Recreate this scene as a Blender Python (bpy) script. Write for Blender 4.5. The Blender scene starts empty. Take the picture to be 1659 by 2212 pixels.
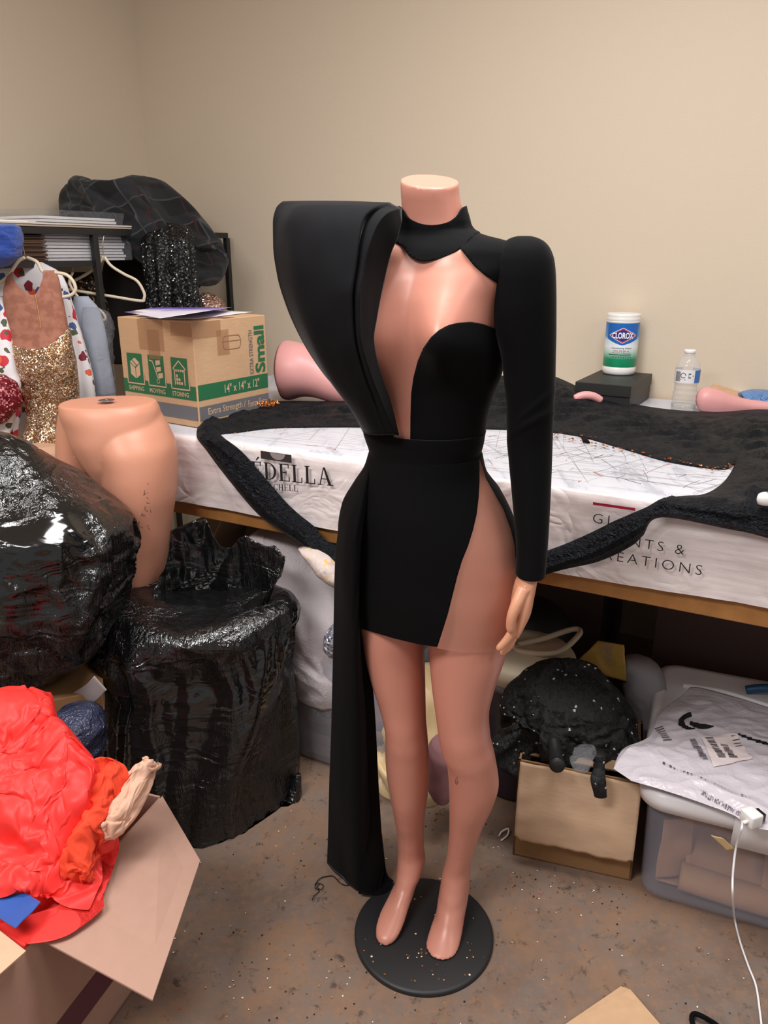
import bpy, bmesh, math, random
import numpy as np
from mathutils import Vector, noise

random.seed(7)
RNG = np.random.default_rng(11)
SC = bpy.context.scene
COL = SC.collection

# ------------------------------------------------------------------ camera
CF, CW, CHT = 1660.0, 1659.0, 2212.0
PITCH, CH = math.radians(18.7), 1.45
cam = bpy.data.cameras.new('camera')
cam.sensor_fit = 'VERTICAL'
cam.sensor_height = 36.0
cam.lens = 36.0 * CF / CHT
cam.clip_start = 0.02
camo = bpy.data.objects.new('camera', cam)
COL.objects.link(camo)
camo.location = (0, 0, CH)
camo.rotation_euler = (math.pi / 2 - PITCH, 0, 0)
SC.camera = camo

# ------------------------------------------------------------------ light
w = bpy.data.worlds.new('world')
SC.world = w
w.use_nodes = True
w.node_tree.nodes['Background'].inputs[0].default_value = (1.0, 0.985, 0.97, 1)
w.node_tree.nodes['Background'].inputs[1].default_value = 0.30
SC.view_settings.view_transform = 'Standard'
SC.view_settings.look = 'None'
SC.view_settings.gamma = 1.0
SC.view_settings.exposure = 0.2
SC.view_settings.use_curve_mapping = False


def troffer_light(x, y, sx, sy, energy, col=(1.0, 0.982, 0.965), z=2.86):
    L = bpy.data.lights.new('ceiling_lamp', 'AREA')
    L.shape = 'RECTANGLE'
    L.size, L.size_y = sx, sy
    L.energy = energy
    L.color = col
    o = bpy.data.objects.new('ceiling_lamp', L)
    o.location = (x, y, z)
    COL.objects.link(o)
    return o


troffer_light(0.2, 1.33, 1.2, 0.6, 45)
troffer_light(1.9, -0.3, 1.2, 0.6, 18)
troffer_light(-1.3, -0.1, 1.2, 0.6, 62)

# ------------------------------------------------------------------ helpers
CP, SP = math.cos(PITCH), math.sin(PITCH)


def ray(px, py):
    a = (px - CW / 2) / CF
    b = -(py - CHT / 2) / CF
    return np.array([a, CP + SP * b, -SP + CP * b])


def atY(px, py, y):
    d = ray(px, py)
    return np.array([0, 0, CH]) + d * (y / d[1])


def atZ(px, py, z):
    d = ray(px, py)
    return np.array([0, 0, CH]) + d * ((z - CH) / d[2])


def atPlane(px, py, p0, n):
    d = ray(px, py)
    c = np.array([0, 0, CH])
    n = np.array(n, float)
    return c + d * (np.dot(np.array(p0) - c, n) / np.dot(d, n))


def proj(V):
    V = np.asarray(V, float)
    x, y, z = V[..., 0], V[..., 1], V[..., 2] - CH
    dep = CP * y - SP * z
    up = SP * y + CP * z
    return CW / 2 + CF * x / dep, CHT / 2 - CF * up / dep, dep


def depth_of(p):
    return CP * p[1] - SP * (p[2] - CH)


def pchip(xs, ys, q):
    xs = np.asarray(xs, float); ys = np.asarray(ys, float); q = np.asarray(q, float)
    h = np.diff(xs); dl = np.diff(ys) / h
    m = np.zeros_like(ys)
    m[0], m[-1] = dl[0], dl[-1]
    for i in range(1, len(xs) - 1):
        if dl[i - 1] * dl[i] > 0:
            w1, w2 = 2 * h[i] + h[i - 1], h[i] + 2 * h[i - 1]
            m[i] = (w1 + w2) / (w1 / dl[i - 1] + w2 / dl[i])
    k = np.clip(np.searchsorted(xs, q) - 1, 0, len(xs) - 2)
    t = (q - xs[k]) / h[k]
    return ((1 + 2 * t) * (1 - t) ** 2 * ys[k] + t * (1 - t) ** 2 * h[k] * m[k]
            + t * t * (3 - 2 * t) * ys[k + 1] + t * t * (t - 1) * h[k] * m[k + 1])


def catmull(pts, n, closed=False):
    P = np.asarray(pts, float)
    N = len(P)
    m = N if closed else N - 1
    out = []
    ts = np.linspace(0, m, n, endpoint=not closed)
    for t in ts:
        i = min(int(t), m - 1); f = t - i
        def g(k):
            return P[k % N] if closed else P[min(max(k, 0), N - 1)]
        a, b, c, d = g(i - 1), g(i), g(i + 1), g(i + 2)
        out.append(0.5 * (2 * b + (c - a) * f + (2 * a - 5 * b + 4 * c - d) * f * f + (3 * b - a - 3 * c + d) * f ** 3))
    return np.array(out)


def nz(p, s=1.0):
    return noise.noise(Vector((p[0] * s, p[1] * s, p[2] * s)))


def ridge(p, s):
    return 1 - 2 * abs(noise.noise(Vector((p[0] * s, p[1] * s, p[2] * s))))


# ---- object making: every mesh is given in world coordinates
WO = {}


def thing(name, label, cat, loc, group=None):
    o = bpy.data.objects.new(name, None)
    o.empty_display_size = 0.05
    o.location = [float(q) for q in loc]
    COL.objects.link(o)
    o['label'] = label
    o['category'] = cat
    if group:
        o['group'] = group
    WO[o.name] = np.array(loc, float)
    return o


def tag(o, label, cat, group=None, kind=None):
    o['label'] = label
    o['category'] = cat
    if group:
        o['group'] = group
    if kind:
        o['kind'] = kind
    return o


def obj(name, V, Fs, mat, parent=None, smooth=True, solid=0.0, off=-1.0, bevel=0.0, sub=0, origin=None, label=None, mats=None, fm=None):
    V = np.asarray(V, float).reshape(-1, 3)
    if parent is not None:
        o0 = WO[parent.name]
        org = o0 if origin is None else np.array(origin, float)
    else:
        o0 = np.zeros(3)
        if origin is None:
            origin = [(V[:, 0].min() + V[:, 0].max()) / 2, (V[:, 1].min() + V[:, 1].max()) / 2, V[:, 2].min()]
        org = np.array(origin, float)
    me = bpy.data.meshes.new(name)
    me.from_pydata([tuple(v) for v in (V - org)], [], [tuple(int(i) for i in f) for f in Fs])
    for mm in (mats or [mat]):
        me.materials.append(mm)
    if fm is not None:
        me.polygons.foreach_set('material_index', np.asarray(fm, dtype=np.int32))
    if smooth:
        me.polygons.foreach_set('use_smooth', [True] * len(me.polygons))
    me.validate()
    o = bpy.data.objects.new(name, me)
    COL.objects.link(o)
    if parent is not None:
        o.parent = parent
    o.location = [float(q) for q in (org - o0)]
    WO[o.name] = org
    if bevel:
        m = o.modifiers.new('bevel', 'BEVEL'); m.width = bevel; m.segments = 3; m.limit_method = 'ANGLE'
        m.angle_limit = math.radians(40)
    if solid:
        m = o.modifiers.new('solid', 'SOLIDIFY'); m.thickness = solid; m.offset = off
    if sub:
        m = o.modifiers.new('sub', 'SUBSURF'); m.levels = sub; m.render_levels = sub
    if label:
        o['label'] = label
    return o


def struct(name, V, Fs, mat, smooth=False):
    o = obj(name, V, Fs, mat, smooth=smooth, origin=(0, 0, 0))
    o['kind'] = 'structure'
    return o


def grid_faces(nu, nv, closed_v=False, closed_u=False):
    f = []
    for i in range(nu if closed_u else nu - 1):
        for j in range(nv if closed_v else nv - 1):
            a = i * nv + j; b = i * nv + (j + 1) % nv
            c = ((i + 1) % nu) * nv + (j + 1) % nv; d = ((i + 1) % nu) * nv + j
            f.append((a, b, c, d))
    return f


def loft(rings, caps=(True, True), closed=True):
    """rings: list of (n,3) arrays"""
    n = len(rings[0])
    V = np.concatenate(rings)
    Fs = grid_faces(len(rings), n, closed_v=closed)
    V = list(V)
    if caps[0]:
        V.append(np.mean(rings[0], axis=0)); c = len(V) - 1
        Fs += [(c, (j + 1) % n, j) for j in range(n)]
    if caps[1]:
        V.append(np.mean(rings[-1], axis=0)); c = len(V) - 1
        b = (len(rings) - 1) * n
        Fs += [(c, b + j, b + (j + 1) % n) for j in range(n)]
    return np.array(V), Fs


def tube(pts, r, n=10, caps=True):
    P = np.asarray(pts, float)
    r = np.broadcast_to(np.asarray(r, float), (len(P),))
    T = np.gradient(P, axis=0)
    T /= np.linalg.norm(T, axis=1)[:, None] + 1e-12
    up = np.array([0.13, 0.2, 1.0]); up /= np.linalg.norm(up)
    if abs(np.dot(T[0], up)) > 0.95:
        up = np.array([1.0, 0.1, 0.0])
    N = np.cross(T[0], up); N /= np.linalg.norm(N)
    rings = []
    for i in range(len(P)):
        N = N - np.dot(N, T[i]) * T[i]; N /= np.linalg.norm(N) + 1e-12
        B = np.cross(T[i], N)
        a = np.linspace(0, 2 * np.pi, n, endpoint=False)
        rings.append(P[i] + r[i] * (np.cos(a)[:, None] * N + np.sin(a)[:, None] * B))
    return loft(rings, (caps, caps))


def merge(*parts):
    V, F_, o = [], [], 0
    for v, f in parts:
        V.append(np.asarray(v, float)); F_ += [tuple(i + o for i in q) for q in f]; o += len(v)
    return np.concatenate(V), F_


def box(c, ux, uy, uz):
    """box from corner c along three edge vectors"""
    c, ux, uy, uz = (np.array(q, float) for q in (c, ux, uy, uz))
    V = [c, c + ux, c + ux + uy, c + uy, c + uz, c + ux + uz, c + ux + uy + uz, c + uy + uz]
    Fs = [(0, 3, 2, 1), (4, 5, 6, 7), (0, 1, 5, 4), (1, 2, 6, 5), (2, 3, 7, 6), (3, 0, 4, 7)]
    return np.array(V), Fs


def sections(table, rows, n=64, theta=0.0, power=2.0, grow=0.0):
    """horizontal elliptical sections. table rows: (py, xl, xr, Y, half-depth in m)
    returns rings and the centres; widths are measured at distance Y"""
    T = np.array(table, float)
    q = np.linspace(T[0, 0], T[-1, 0], rows)
    xl, xr, Yc, hd = (pchip(T[:, 0], T[:, k], q) for k in (1, 2, 3, 4))
    rings, cs = [], []
    a = np.linspace(0, 2 * np.pi, n, endpoint=False)
    ca, sa = np.cos(a), np.sin(a)
    ca = np.sign(ca) * np.abs(ca) ** (2 / power); sa = np.sign(sa) * np.abs(sa) ** (2 / power)
    for i in range(rows):
        c = atY((xl[i] + xr[i]) / 2, q[i], Yc[i])
        wid = max((xr[i] - xl[i]) / 2 * depth_of(c) / CF, 1e-4)
        b = hd[i]
        A = math.sqrt(max(wid * wid - (b * math.sin(theta)) ** 2, 1e-8)) / math.cos(theta)
        A += grow; b += grow
        ux = np.array([math.cos(theta), math.sin(theta), 0]); uy = np.array([-math.sin(theta), math.cos(theta), 0])
        rings.append(c + A * ca[:, None] * ux + b * sa[:, None] * uy)
        cs.append(c)
    return rings, np.array(cs), q


def remesh(V, Fs, voxel, smooth=6, fac=0.5):
    me = bpy.data.meshes.new('tmp')
    me.from_pydata([tuple(v) for v in np.asarray(V)], [], [tuple(f) for f in Fs])
    o = bpy.data.objects.new('tmp', me)
    COL.objects.link(o)
    m = o.modifiers.new('r', 'REMESH'); m.mode = 'VOXEL'; m.voxel_size = voxel
    if smooth:
        s = o.modifiers.new('s', 'SMOOTH'); s.factor = fac; s.iterations = smooth
    dg = bpy.context.evaluated_depsgraph_get()
    ev = o.evaluated_get(dg)
    m2 = ev.to_mesh()
    V2 = np.empty(len(m2.vertices) * 3); m2.vertices.foreach_get('co', V2)
    F2 = [tuple(p.vertices) for p in m2.polygons]
    ev.to_mesh_clear()
    bpy.data.objects.remove(o); bpy.data.meshes.remove(me)
    return V2.reshape(-1, 3), F2


def normals(V, Fs):
    V = np.asarray(V); N = np.zeros_like(V)
    for f in Fs:
        a, b, c = V[f[0]], V[f[1]], V[f[2]]
        n_ = np.cross(b - a, c - a)
        for i in f:
            N[i] += n_
    return N / (np.linalg.norm(N, axis=1)[:, None] + 1e-12)


def polydist(x, y, poly):
    """signed pixel distance, positive inside the closed polygon"""
    P = np.array(poly, float); Q = np.roll(P, -1, axis=0)
    best = np.full(x.shape, 1e9); ins = np.zeros(x.shape, bool)
    for (ax, ay), (bx, by) in zip(P, Q):
        dx, dy = bx - ax, by - ay
        t = np.clip(((x - ax) * dx + (y - ay) * dy) / (dx * dx + dy * dy + 1e-9), 0, 1)
        best = np.minimum(best, np.hypot(x - ax - t * dx, y - ay - t * dy))
        if ay != by:
            ins ^= ((ay > y) != (by > y)) & (x < (bx - ax) * (y - ay) / (by - ay) + ax)
    return np.where(ins, best, -best)


def clip(V, Fs, f):
    """keep the part of a mesh where the vertex field f > 0, cut exactly along f = 0"""
    V = [np.array(v) for v in V]; f = list(f); cache = {}; out = []

    def mid(i, j):
        k = (min(i, j), max(i, j))
        if k not in cache:
            t = f[i] / (f[i] - f[j])
            V.append(V[i] + t * (V[j] - V[i])); f.append(0.0); cache[k] = len(V) - 1
        return cache[k]
    for q in Fs:
        s = [f[i] > 0 for i in q]
        if all(s):
            out.append(tuple(q)); continue
        if not any(s):
            continue
        poly = []
        for k in range(len(q)):
            i, j = q[k], q[(k + 1) % len(q)]
            if f[i] > 0:
                poly.append(i)
            if (f[i] > 0) != (f[j] > 0):
                poly.append(mid(i, j))
        if len(poly) >= 3:
            out.append(tuple(poly))
    used = sorted({i for q in out for i in q})
    mp = {k: n for n, k in enumerate(used)}
    return np.array([V[i] for i in used]), [tuple(mp[i] for i in q) for q in out]


def text2d(s, size=1.0, offset=0.0, spacing=1.0):
    c = bpy.data.curves.new('t', 'FONT')
    c.body = s; c.size = size; c.offset = offset; c.space_character = spacing
    c.resolution_u = 3
    o = bpy.data.objects.new('t', c); COL.objects.link(o)
    dg = bpy.context.evaluated_depsgraph_get()
    ev = o.evaluated_get(dg); me = ev.to_mesh()
    V = np.array([tuple(v.co) for v in me.vertices]).reshape(-1, 3)
    Fs = [tuple(p.vertices) for p in me.polygons]
    ev.to_mesh_clear(); bpy.data.objects.remove(o); bpy.data.curves.remove(c)
    return V[:, :2], Fs


def text_in(s, x0, x1, y0, y1, offset=0.0, spacing=1.0):
    """lettering scaled to fill a rectangle"""
    V, Fs = text2d(s, 1.0, offset, spacing)
    mn, mx = V.min(0), V.max(0)
    U = (V - mn) / (mx - mn)
    return U * [x1 - x0, y1 - y0] + [x0, y0], Fs


def flat(V2, o, ux, uy):
    V2 = np.asarray(V2, float)
    return np.array(o, float) + V2[:, :1] * np.array(ux) + V2[:, 1:2] * np.array(uy)


def rect2(x0, x1, y0, y1):
    return np.array([(x0, y0), (x1, y0), (x1, y1), (x0, y1)], float), [(0, 1, 2, 3)]


def stroke2(pts, wd, closed=False):
    """thick polyline as quads"""
    P = np.asarray(pts, float)
    Vs, Fs = [], []
    n = len(P)
    for i in range(n if closed else n - 1):
        a, b = P[i], P[(i + 1) % n]
        d = b - a; L = np.linalg.norm(d)
        if L < 1e-9:
            continue
        d /= L; m = np.array([-d[1], d[0]]) * wd / 2; e = d * wd * 0.35
        k = len(Vs)
        Vs += [a - e - m, b + e - m, b + e + m, a - e + m]; Fs.append((k, k + 1, k + 2, k + 3))
    return np.array(Vs), Fs


# ------------------------------------------------------------------ materials
def srgb(r, g, b):
    def c(u):
        u /= 255.0
        return u / 12.92 if u <= 0.04045 else ((u + 0.055) / 1.055) ** 2.4
    return (c(r), c(g), c(b), 1)


class NT:
    def __init__(self, name):
        self.m = bpy.data.materials.new(name); self.m.use_nodes = True
        self.t = self.m.node_tree; self.b = self.t.nodes['Principled BSDF']
        self.out = self.t.nodes['Material Output']
        self._tc = None

    def n(self, kind, **kw):
        x = self.t.nodes.new(kind)
        for k, v in kw.items():
            setattr(x, k, v)
        return x

    def l(self, a, b):
        self.t.links.new(a, b)

    def co(self, scale=(1, 1, 1), rot=(0, 0, 0)):
        if self._tc is None:
            self._tc = self.n('ShaderNodeTexCoord')
        mp = self.n('ShaderNodeMapping')
        mp.inputs['Scale'].default_value = scale; mp.inputs['Rotation'].default_value = rot
        self.l(self._tc.outputs['Object'], mp.inputs[0])
        return mp.outputs[0]

    def noise(self, scale, detail=4, rough=0.55, vec=None, dist=0.0):
        x = self.n('ShaderNodeTexNoise')
        x.inputs['Scale'].default_value = scale; x.inputs['Detail'].default_value = detail
        x.inputs['Roughness'].default_value = rough; x.inputs['Distortion'].default_value = dist
        self.l(vec if vec is not None else self.co(), x.inputs['Vector'])
        return x

    def voro(self, scale, feature='F1', vec=None, rnd=1.0):
        x = self.n('ShaderNodeTexVoronoi', feature=feature)
        x.inputs['Scale'].default_value = scale
        x.inputs['Randomness'].default_value = rnd
        self.l(vec if vec is not None else self.co(), x.inputs['Vector'])
        return x

    def ramp(self, fac, stops, interp='LINEAR'):
        r = self.n('ShaderNodeValToRGB'); r.color_ramp.interpolation = interp
        e = r.color_ramp.elements
        while len(e) < len(stops):
            e.new(0.5)
        for k, (p, c) in enumerate(stops):
            e[k].position = p; e[k].color = c if len(c) == 4 else (*c, 1)
        self.l(fac, r.inputs[0])
        return r.outputs[0]

    def mix(self, fac, a, b, mode='MIX'):
        x = self.n('ShaderNodeMix', data_type='RGBA', blend_type=mode)
        for s, v in ((x.inputs[0], fac), (x.inputs[6], a), (x.inputs[7], b)):
            if hasattr(v, 'is_linked'):
                self.l(v, s)
            else:
                s.default_value = v
        return x.outputs[2]

    def math(self, op, a, b=0.0):
        x = self.n('ShaderNodeMath', operation=op)
        for s, v in ((x.inputs[0], a), (x.inputs[1], b)):
            if hasattr(v, 'is_linked'):
                self.l(v, s)
            else:
                s.default_value = v
        return x.outputs[0]

    def bump(self, h, strength=0.3, dist=0.01):
        x = self.n('ShaderNodeBump')
        x.inputs['Strength'].default_value = strength; x.inputs['Distance'].default_value = dist
        self.l(h, x.inputs['Height'])
        self.l(x.outputs[0], self.b.inputs['Normal'])
        return x

    def set(self, **kw):
        names = dict(rough='Roughness', metal='Metallic', spec='Specular IOR Level', sheen='Sheen Weight', sheenr='Sheen Roughness',
                     sheent='Sheen Tint', trans='Transmission Weight', ior='IOR', alpha='Alpha', coat='Coat Weight', coatr='Coat Roughness',
                     sss='Subsurface Weight')
        for k, v in kw.items():
            s = self.b.inputs['Base Color' if k == 'col' else names[k]]
            if hasattr(v, 'is_linked'):
                self.l(v, s)
            else:
                s.default_value = v
        return self


def mat(name, col, rough=0.6, bump=None, var=0.0, **kw):
    """plain material with a little tone variation and optional noise bump (scale, strength, distance)"""
    t = NT(name)
    if var:
        f = t.noise(kw.pop('vscale', 14), 4).outputs[0]
        c2 = tuple(max(0, q * (1 - var)) for q in col[:3]) + (1,)
        c3 = tuple(min(1, q * (1 + var * 0.6)) for q in col[:3]) + (1,)
        t.set(col=t.ramp(f, [(0.3, c2), (0.7, c3)]))
    else:
        t.set(col=col)
    t.set(rough=rough, **kw)
    if bump:
        t.bump(t.noise(bump[0], 5).outputs[0], bump[1], bump[2])
    return t.m


def sequin_mat(name, base, spark, scale=260, frac=0.82, rough=0.25, metal=0.8, mid=None, amp=0.9):
    """small flat discs, each tilted its own way"""
    t = NT(name)
    v = t.voro(scale)
    sep = t.n('ShaderNodeSeparateColor'); t.l(v.outputs['Color'], sep.inputs[0])
    c = t.ramp(sep.outputs[0], [(0.0, base), (frac * 0.72, mid or base), (frac, spark)], 'CONSTANT')  # brightest cells are painted glints; on the nude cloth they are gold beads
    t.set(col=c, rough=rough, metal=metal)
    geo = t.n('ShaderNodeNewGeometry')
    sub = t.n('ShaderNodeVectorMath', operation='SUBTRACT'); t.l(v.outputs['Color'], sub.inputs[0])
    sub.inputs[1].default_value = (0.5, 0.5, 0.5)
    sc = t.n('ShaderNodeVectorMath', operation='SCALE'); t.l(sub.outputs[0], sc.inputs[0]); sc.inputs['Scale'].default_value = amp
    add = t.n('ShaderNodeVectorMath', operation='ADD'); t.l(geo.outputs['Normal'], add.inputs[0]); t.l(sc.outputs[0], add.inputs[1])
    no = t.n('ShaderNodeVectorMath', operation='NORMALIZE'); t.l(add.outputs[0], no.inputs[0])
    t.l(no.outputs[0], t.b.inputs['Normal'])
    return t.m


M = {}
M['velvet'] = mat('black_velvet', (0.0035, 0.0035, 0.004, 1), 0.85, sheen=0.06, sheenr=0.35, spec=0.1)
M['drape'] = mat('black_scuba', (0.006, 0.006, 0.0075, 1), 0.8, bump=(900, 0.1, 0.001), sheen=0.10, sheenr=0.3, spec=0.12)
M['skin'] = mat('mannequin_pink', srgb(206, 140, 122), 0.34, spec=0.45)
M['peach'] = mat('mannequin_peach', srgb(222, 160, 128), 0.35, spec=0.45)
M['pink'] = mat('mannequin_rose', srgb(222, 160, 158), 0.4, spec=0.4)
M['black_metal'] = mat('black_metal', (0.012, 0.012, 0.013, 1), 0.45)
M['base_black'] = mat('base_black', (0.016, 0.016, 0.018, 1), 0.5, bump=(500, 0.08, 0.001))
t = NT('nude_mesh')
t.set(col=srgb(206, 148, 128), rough=0.75, spec=0.2, alpha=0.5)
M['nude_mesh'] = t.m
t = NT('wall_paint')
t.set(col=srgb(213, 197, 176), rough=0.75, spec=0.25)
t.bump(t.noise(140, 6).outputs[0], 0.12, 0.004)
M['wall'] = t.m
M['ceil'] = mat('ceiling_white', srgb(226, 220, 206), 0.9)

# concrete floor: brown stain, worn grey, rusty patches, dark pits
t = NT('stained_concrete')
n1 = t.noise(3.2, 8, 0.62, dist=0.4).outputs[0]
n2 = t.noise(11, 8, 0.7).outputs[0]
n3 = t.noise(46, 6, 0.7).outputs[0]
c = t.ramp(n1, [(0.3, srgb(104, 90, 82)), (0.5, srgb(130, 106, 90)), (0.66, srgb(150, 118, 94))])
c = t.mix(t.ramp(n2, [(0.42, (0, 0, 0, 1)), (0.62, (0.75, 0.75, 0.75, 1))]), c, srgb(124, 110, 102))
c = t.mix(t.ramp(n3, [(0.50, (0, 0, 0, 1)), (0.72, (0.6, 0.6, 0.6, 1))]), c, srgb(158, 116, 84))
n4 = t.noise(24, 9, 0.75, dist=0.3).outputs[0]
c = t.mix(t.ramp(n4, [(0.57, (0, 0, 0, 1)), (0.66, (0.8, 0.8, 0.8, 1))]), c, srgb(62, 54, 48))
c = t.mix(t.ramp(t.noise(140, 4, 0.7).outputs[0], [(0.64, (0, 0, 0, 1)), (0.74, (0.8, 0.8, 0.8, 1))]), c, srgb(50, 42, 36))
t.set(col=c, rough=t.ramp(n2, [(0.3, (0.42, 0.42, 0.42, 1)), (0.7, (0.6, 0.6, 0.6, 1))]), spec=0.4)
t.bump(n3, 0.12, 0.004)
M['floor'] = t.m


def cardboard(name, col, var=0.12):
    t = NT(name)
    v = t.co((1, 1, 6))
    f = t.noise(30, 5, 0.6, vec=v).outputs[0]
    f2 = t.noise(5, 3).outputs[0]
    lo = tuple(q * (1 - var) for q in col[:3]) + (1,)
    c = t.mix(t.ramp(f, [(0.3, (0, 0, 0, 1)), (0.7, (1, 1, 1, 1))]), lo, col)
    c = t.mix(t.ramp(f2, [(0.4, (0, 0, 0, 1)), (0.7, (0.5, 0.5, 0.5, 1))]), c, lo)
    t.set(col=c, rough=0.75, spec=0.25)
    t.bump(t.noise(220, 4).outputs[0], 0.06, 0.002)
    return t.m


M['card'] = cardboard('cardboard', srgb(206, 168, 132))
M['card_light'] = cardboard('cardboard_light', srgb(212, 178, 148))
M['card_dark'] = cardboard('cardboard_dark', srgb(150, 112, 76))
M['card_mauve'] = cardboard('cardboard_mauve', srgb(178, 142, 126), 0.06)
M['white_plastic'] = mat('white_plastic', srgb(238, 236, 240), 0.35)
M['ivory'] = mat('ivory_plastic', srgb(226, 212, 188), 0.4)
M['paper'] = mat('white_paper', srgb(232, 230, 232), 0.8)


def film_mat(name, col, gloss=0.12, scale=24, stretch=(1, 1, 1), strength=0.8, alpha=1.0, fine=90, **kw):
    """crumpled plastic film"""
    t = NT(name)
    v = t.co(stretch)
    a = t.noise(scale, 3, 0.5, vec=v, dist=1.2).outputs[0]
    r = t.math('ABSOLUTE', t.math('SUBTRACT', a, 0.5))
    b = t.noise(fine, 3, 0.5, vec=v, dist=0.8).outputs[0]
    r2 = t.math('ABSOLUTE', t.math('SUBTRACT', b, 0.5))
    h = t.math('ADD', t.math('MULTIPLY', r, -1.0), t.math('MULTIPLY', r2, -0.35))
    t.set(col=col, rough=gloss, alpha=alpha, **kw)
    t.bump(h, strength, 0.03)
    return t.m


def bag_film(name, col, rot, seed):
    """thin polythene: long stretched creases over smooth swells"""
    t = NT(name)
    v1 = t.co((13, 13, 2.2), rot)
    a1 = t.noise(2.6, 3, 0.55, vec=v1, dist=0.9).outputs[0]
    v2 = t.co((3.0, 3.0, 9.0), (rot[0] + 0.5, rot[1] + 0.4, rot[2]))
    a2 = t.noise(2.2, 2, 0.5, vec=v2, dist=1.0).outputs[0]
    v3 = t.co((26, 26, 9), rot)
    a3 = t.noise(2.4, 3, 0.6, vec=v3, dist=1.3).outputs[0]
    f = lambda q: t.math('ABSOLUTE', t.math('SUBTRACT', q, 0.5))
    msk = t.ramp(t.noise(3.5, 2).outputs[0], [(0.42, (0, 0, 0, 1)), (0.6, (1, 1, 1, 1))])
    h = t.math('ADD', t.math('MULTIPLY', t.math('MULTIPLY', f(a1), msk), -0.6), t.math('MULTIPLY', f(a2), -0.6))
    h = t.math('ADD', h, t.math('MULTIPLY', t.math('MULTIPLY', f(a3), msk), -0.35))
    t.set(col=col, rough=0.13, spec=0.8)
    t.bump(h, 0.9, 0.022)
    return t.m


M['bag'] = bag_film('black_bag_film', (0.006, 0.006, 0.0065, 1), (0, 0, 0), 0)
M['bag2'] = bag_film('black_bag_film_slanted', (0.006, 0.006, 0.0065, 1), (0.2, 0.9, 0.3), 1)
M['clear_film'] = film_mat('clear_film', srgb(170, 170, 176), 0.08, 30, alpha=0.2, spec=0.6)
M['mailer'] = film_mat('mailer_film', srgb(204, 196, 204), 0.3, 10, strength=0.3, spec=0.45, fine=45)

# ------------------------------------------------------------------ room: the table's edge direction rules the room
TZ = 0.95                                        # height of the table top
_a = atZ(376, 938, TZ); _b = atZ(1331, 1069, TZ)
UX = (_b - _a); UX[2] = 0; UX /= np.linalg.norm(UX)
UN = np.array([-UX[1], UX[0], 0.0])              # towards the back wall
TO = _a.copy()                                   # a point on the table's front edge


def TP(s, t_, z):
    return np.array([TO[0] + UX[0] * s + UN[0] * t_, TO[1] + UX[1] * s + UN[1] * t_, z])


def ST(p):
    d = np.asarray(p)[:2] - TO[:2]
    return float(d @ UX[:2]), float(d @ UN[:2])


WT = ST(atZ(1400, 859, TZ))[1]                   # distance of the back wall from the table's front edge
# corner: where the left wall meets the back wall
d0 = ray(336, 560)
A = np.array([[UX[0], -d0[0]], [UX[1], -d0[1]]])
CS = float(np.linalg.solve(A, -(TO[:2] + UN[:2] * WT))[0])
R3 = 2.9
v, f = box(TP(CS - 0.12, WT, 0), UX * 6.2, UN * 0.12, (0, 0, R3))
struct('wall_back', v, f, M['wall'])
v, f = box(TP(CS - 0.12, WT - 5.2, 0), UX * 0.12, UN * 5.2, (0, 0, R3))
struct('wall_left', v, f, M['wall'])
v, f = box(TP(CS - 0.12, WT - 5.2, -0.1), UX * 6.2, UN * 5.32, (0, 0, 0.1))
struct('floor', v, f, M['floor'])
v, f = box(TP(CS - 0.12, WT - 5.2, R3), UX * 6.2, UN * 5.32, (0, 0, 0.1))
struct('ceiling', v, f, M['ceil'])
# ------------------------------------------------------------------ cutting table
TS0, TS1 = -0.40, 2.6                            # left and right ends along the front edge
tb = thing('cutting_table', 'long wooden cutting table with an ochre edge plank against the beige wall', 'table', TP(1.1, 0.6, 0))
M['plank'] = mat('ochre_wood', srgb(176, 122, 66), 0.5, bump=(60, 0.1, 0.002), var=0.25)
v, f = box(TP(TS0, 0.004, TZ - 0.045), UX * (TS1 - TS0), UN * (WT - 0.012), (0, 0, 0.043))
obj('tabletop', v, f, M['plank'], tb, smooth=False)
v, f = box(TP(TS0, 0.006, TZ - 0.245), UX * (TS1 - TS0), UN * 0.04, (0, 0, 0.2))
obj('front_plank', v, f, M['plank'], tb, smooth=False, bevel=0.003)
v, f = box(TP(TS0, WT - 0.06, TZ - 0.245), UX * (TS1 - TS0), UN * 0.04, (0, 0, 0.2))
obj('back_plank', v, f, M['plank'], tb, smooth=False)
for s_, t_ in ((TS0 + 0.04, 0.06), (0.52, 0.06), (TS0 + 0.04, WT - 0.15), (0.52, WT - 0.15), (2.45, 0.06), (2.45, WT - 0.15)):
    v, f = box(TP(s_, t_, 0), UX * 0.07, UN * 0.07, (0, 0, TZ - 0.045))
    obj('leg', v, f, M['black_metal'], tb, smooth=False, bevel=0.003)

# vinyl banner laid over the table, hanging down over the front edge
t = NT('marble_vinyl')
v1 = t.co((0.6, 0.6, 9))
n = t.noise(7, 6, 0.7, vec=v1).outputs[0]
c = t.ramp(n, [(0.32, srgb(212, 200, 200)), (0.5, srgb(232, 220, 220)), (0.68, srgb(244, 236, 236))])
t.set(col=c, rough=0.32, spec=0.4)
t.bump(t.math('ABSOLUTE', t.math('SUBTRACT', t.noise(9, 2, 0.4, dist=1.2).outputs[0], 0.5)), 0.45, 0.03)
M['vinyl'] = t.m
t = NT('vinyl_top')
v1 = t.co((2.2, 0.7, 1), (0, 0, math.radians(-60)))
n = t.noise(6, 7, 0.7, vec=v1, dist=0.6).outputs[0]
c = t.ramp(n, [(0.36, srgb(176, 179, 190)), (0.46, srgb(204, 206, 216)), (0.7, srgb(212, 213, 222))])
t.set(col=c, rough=0.35, spec=0.4)
M['vinyl_top'] = t.m
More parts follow.
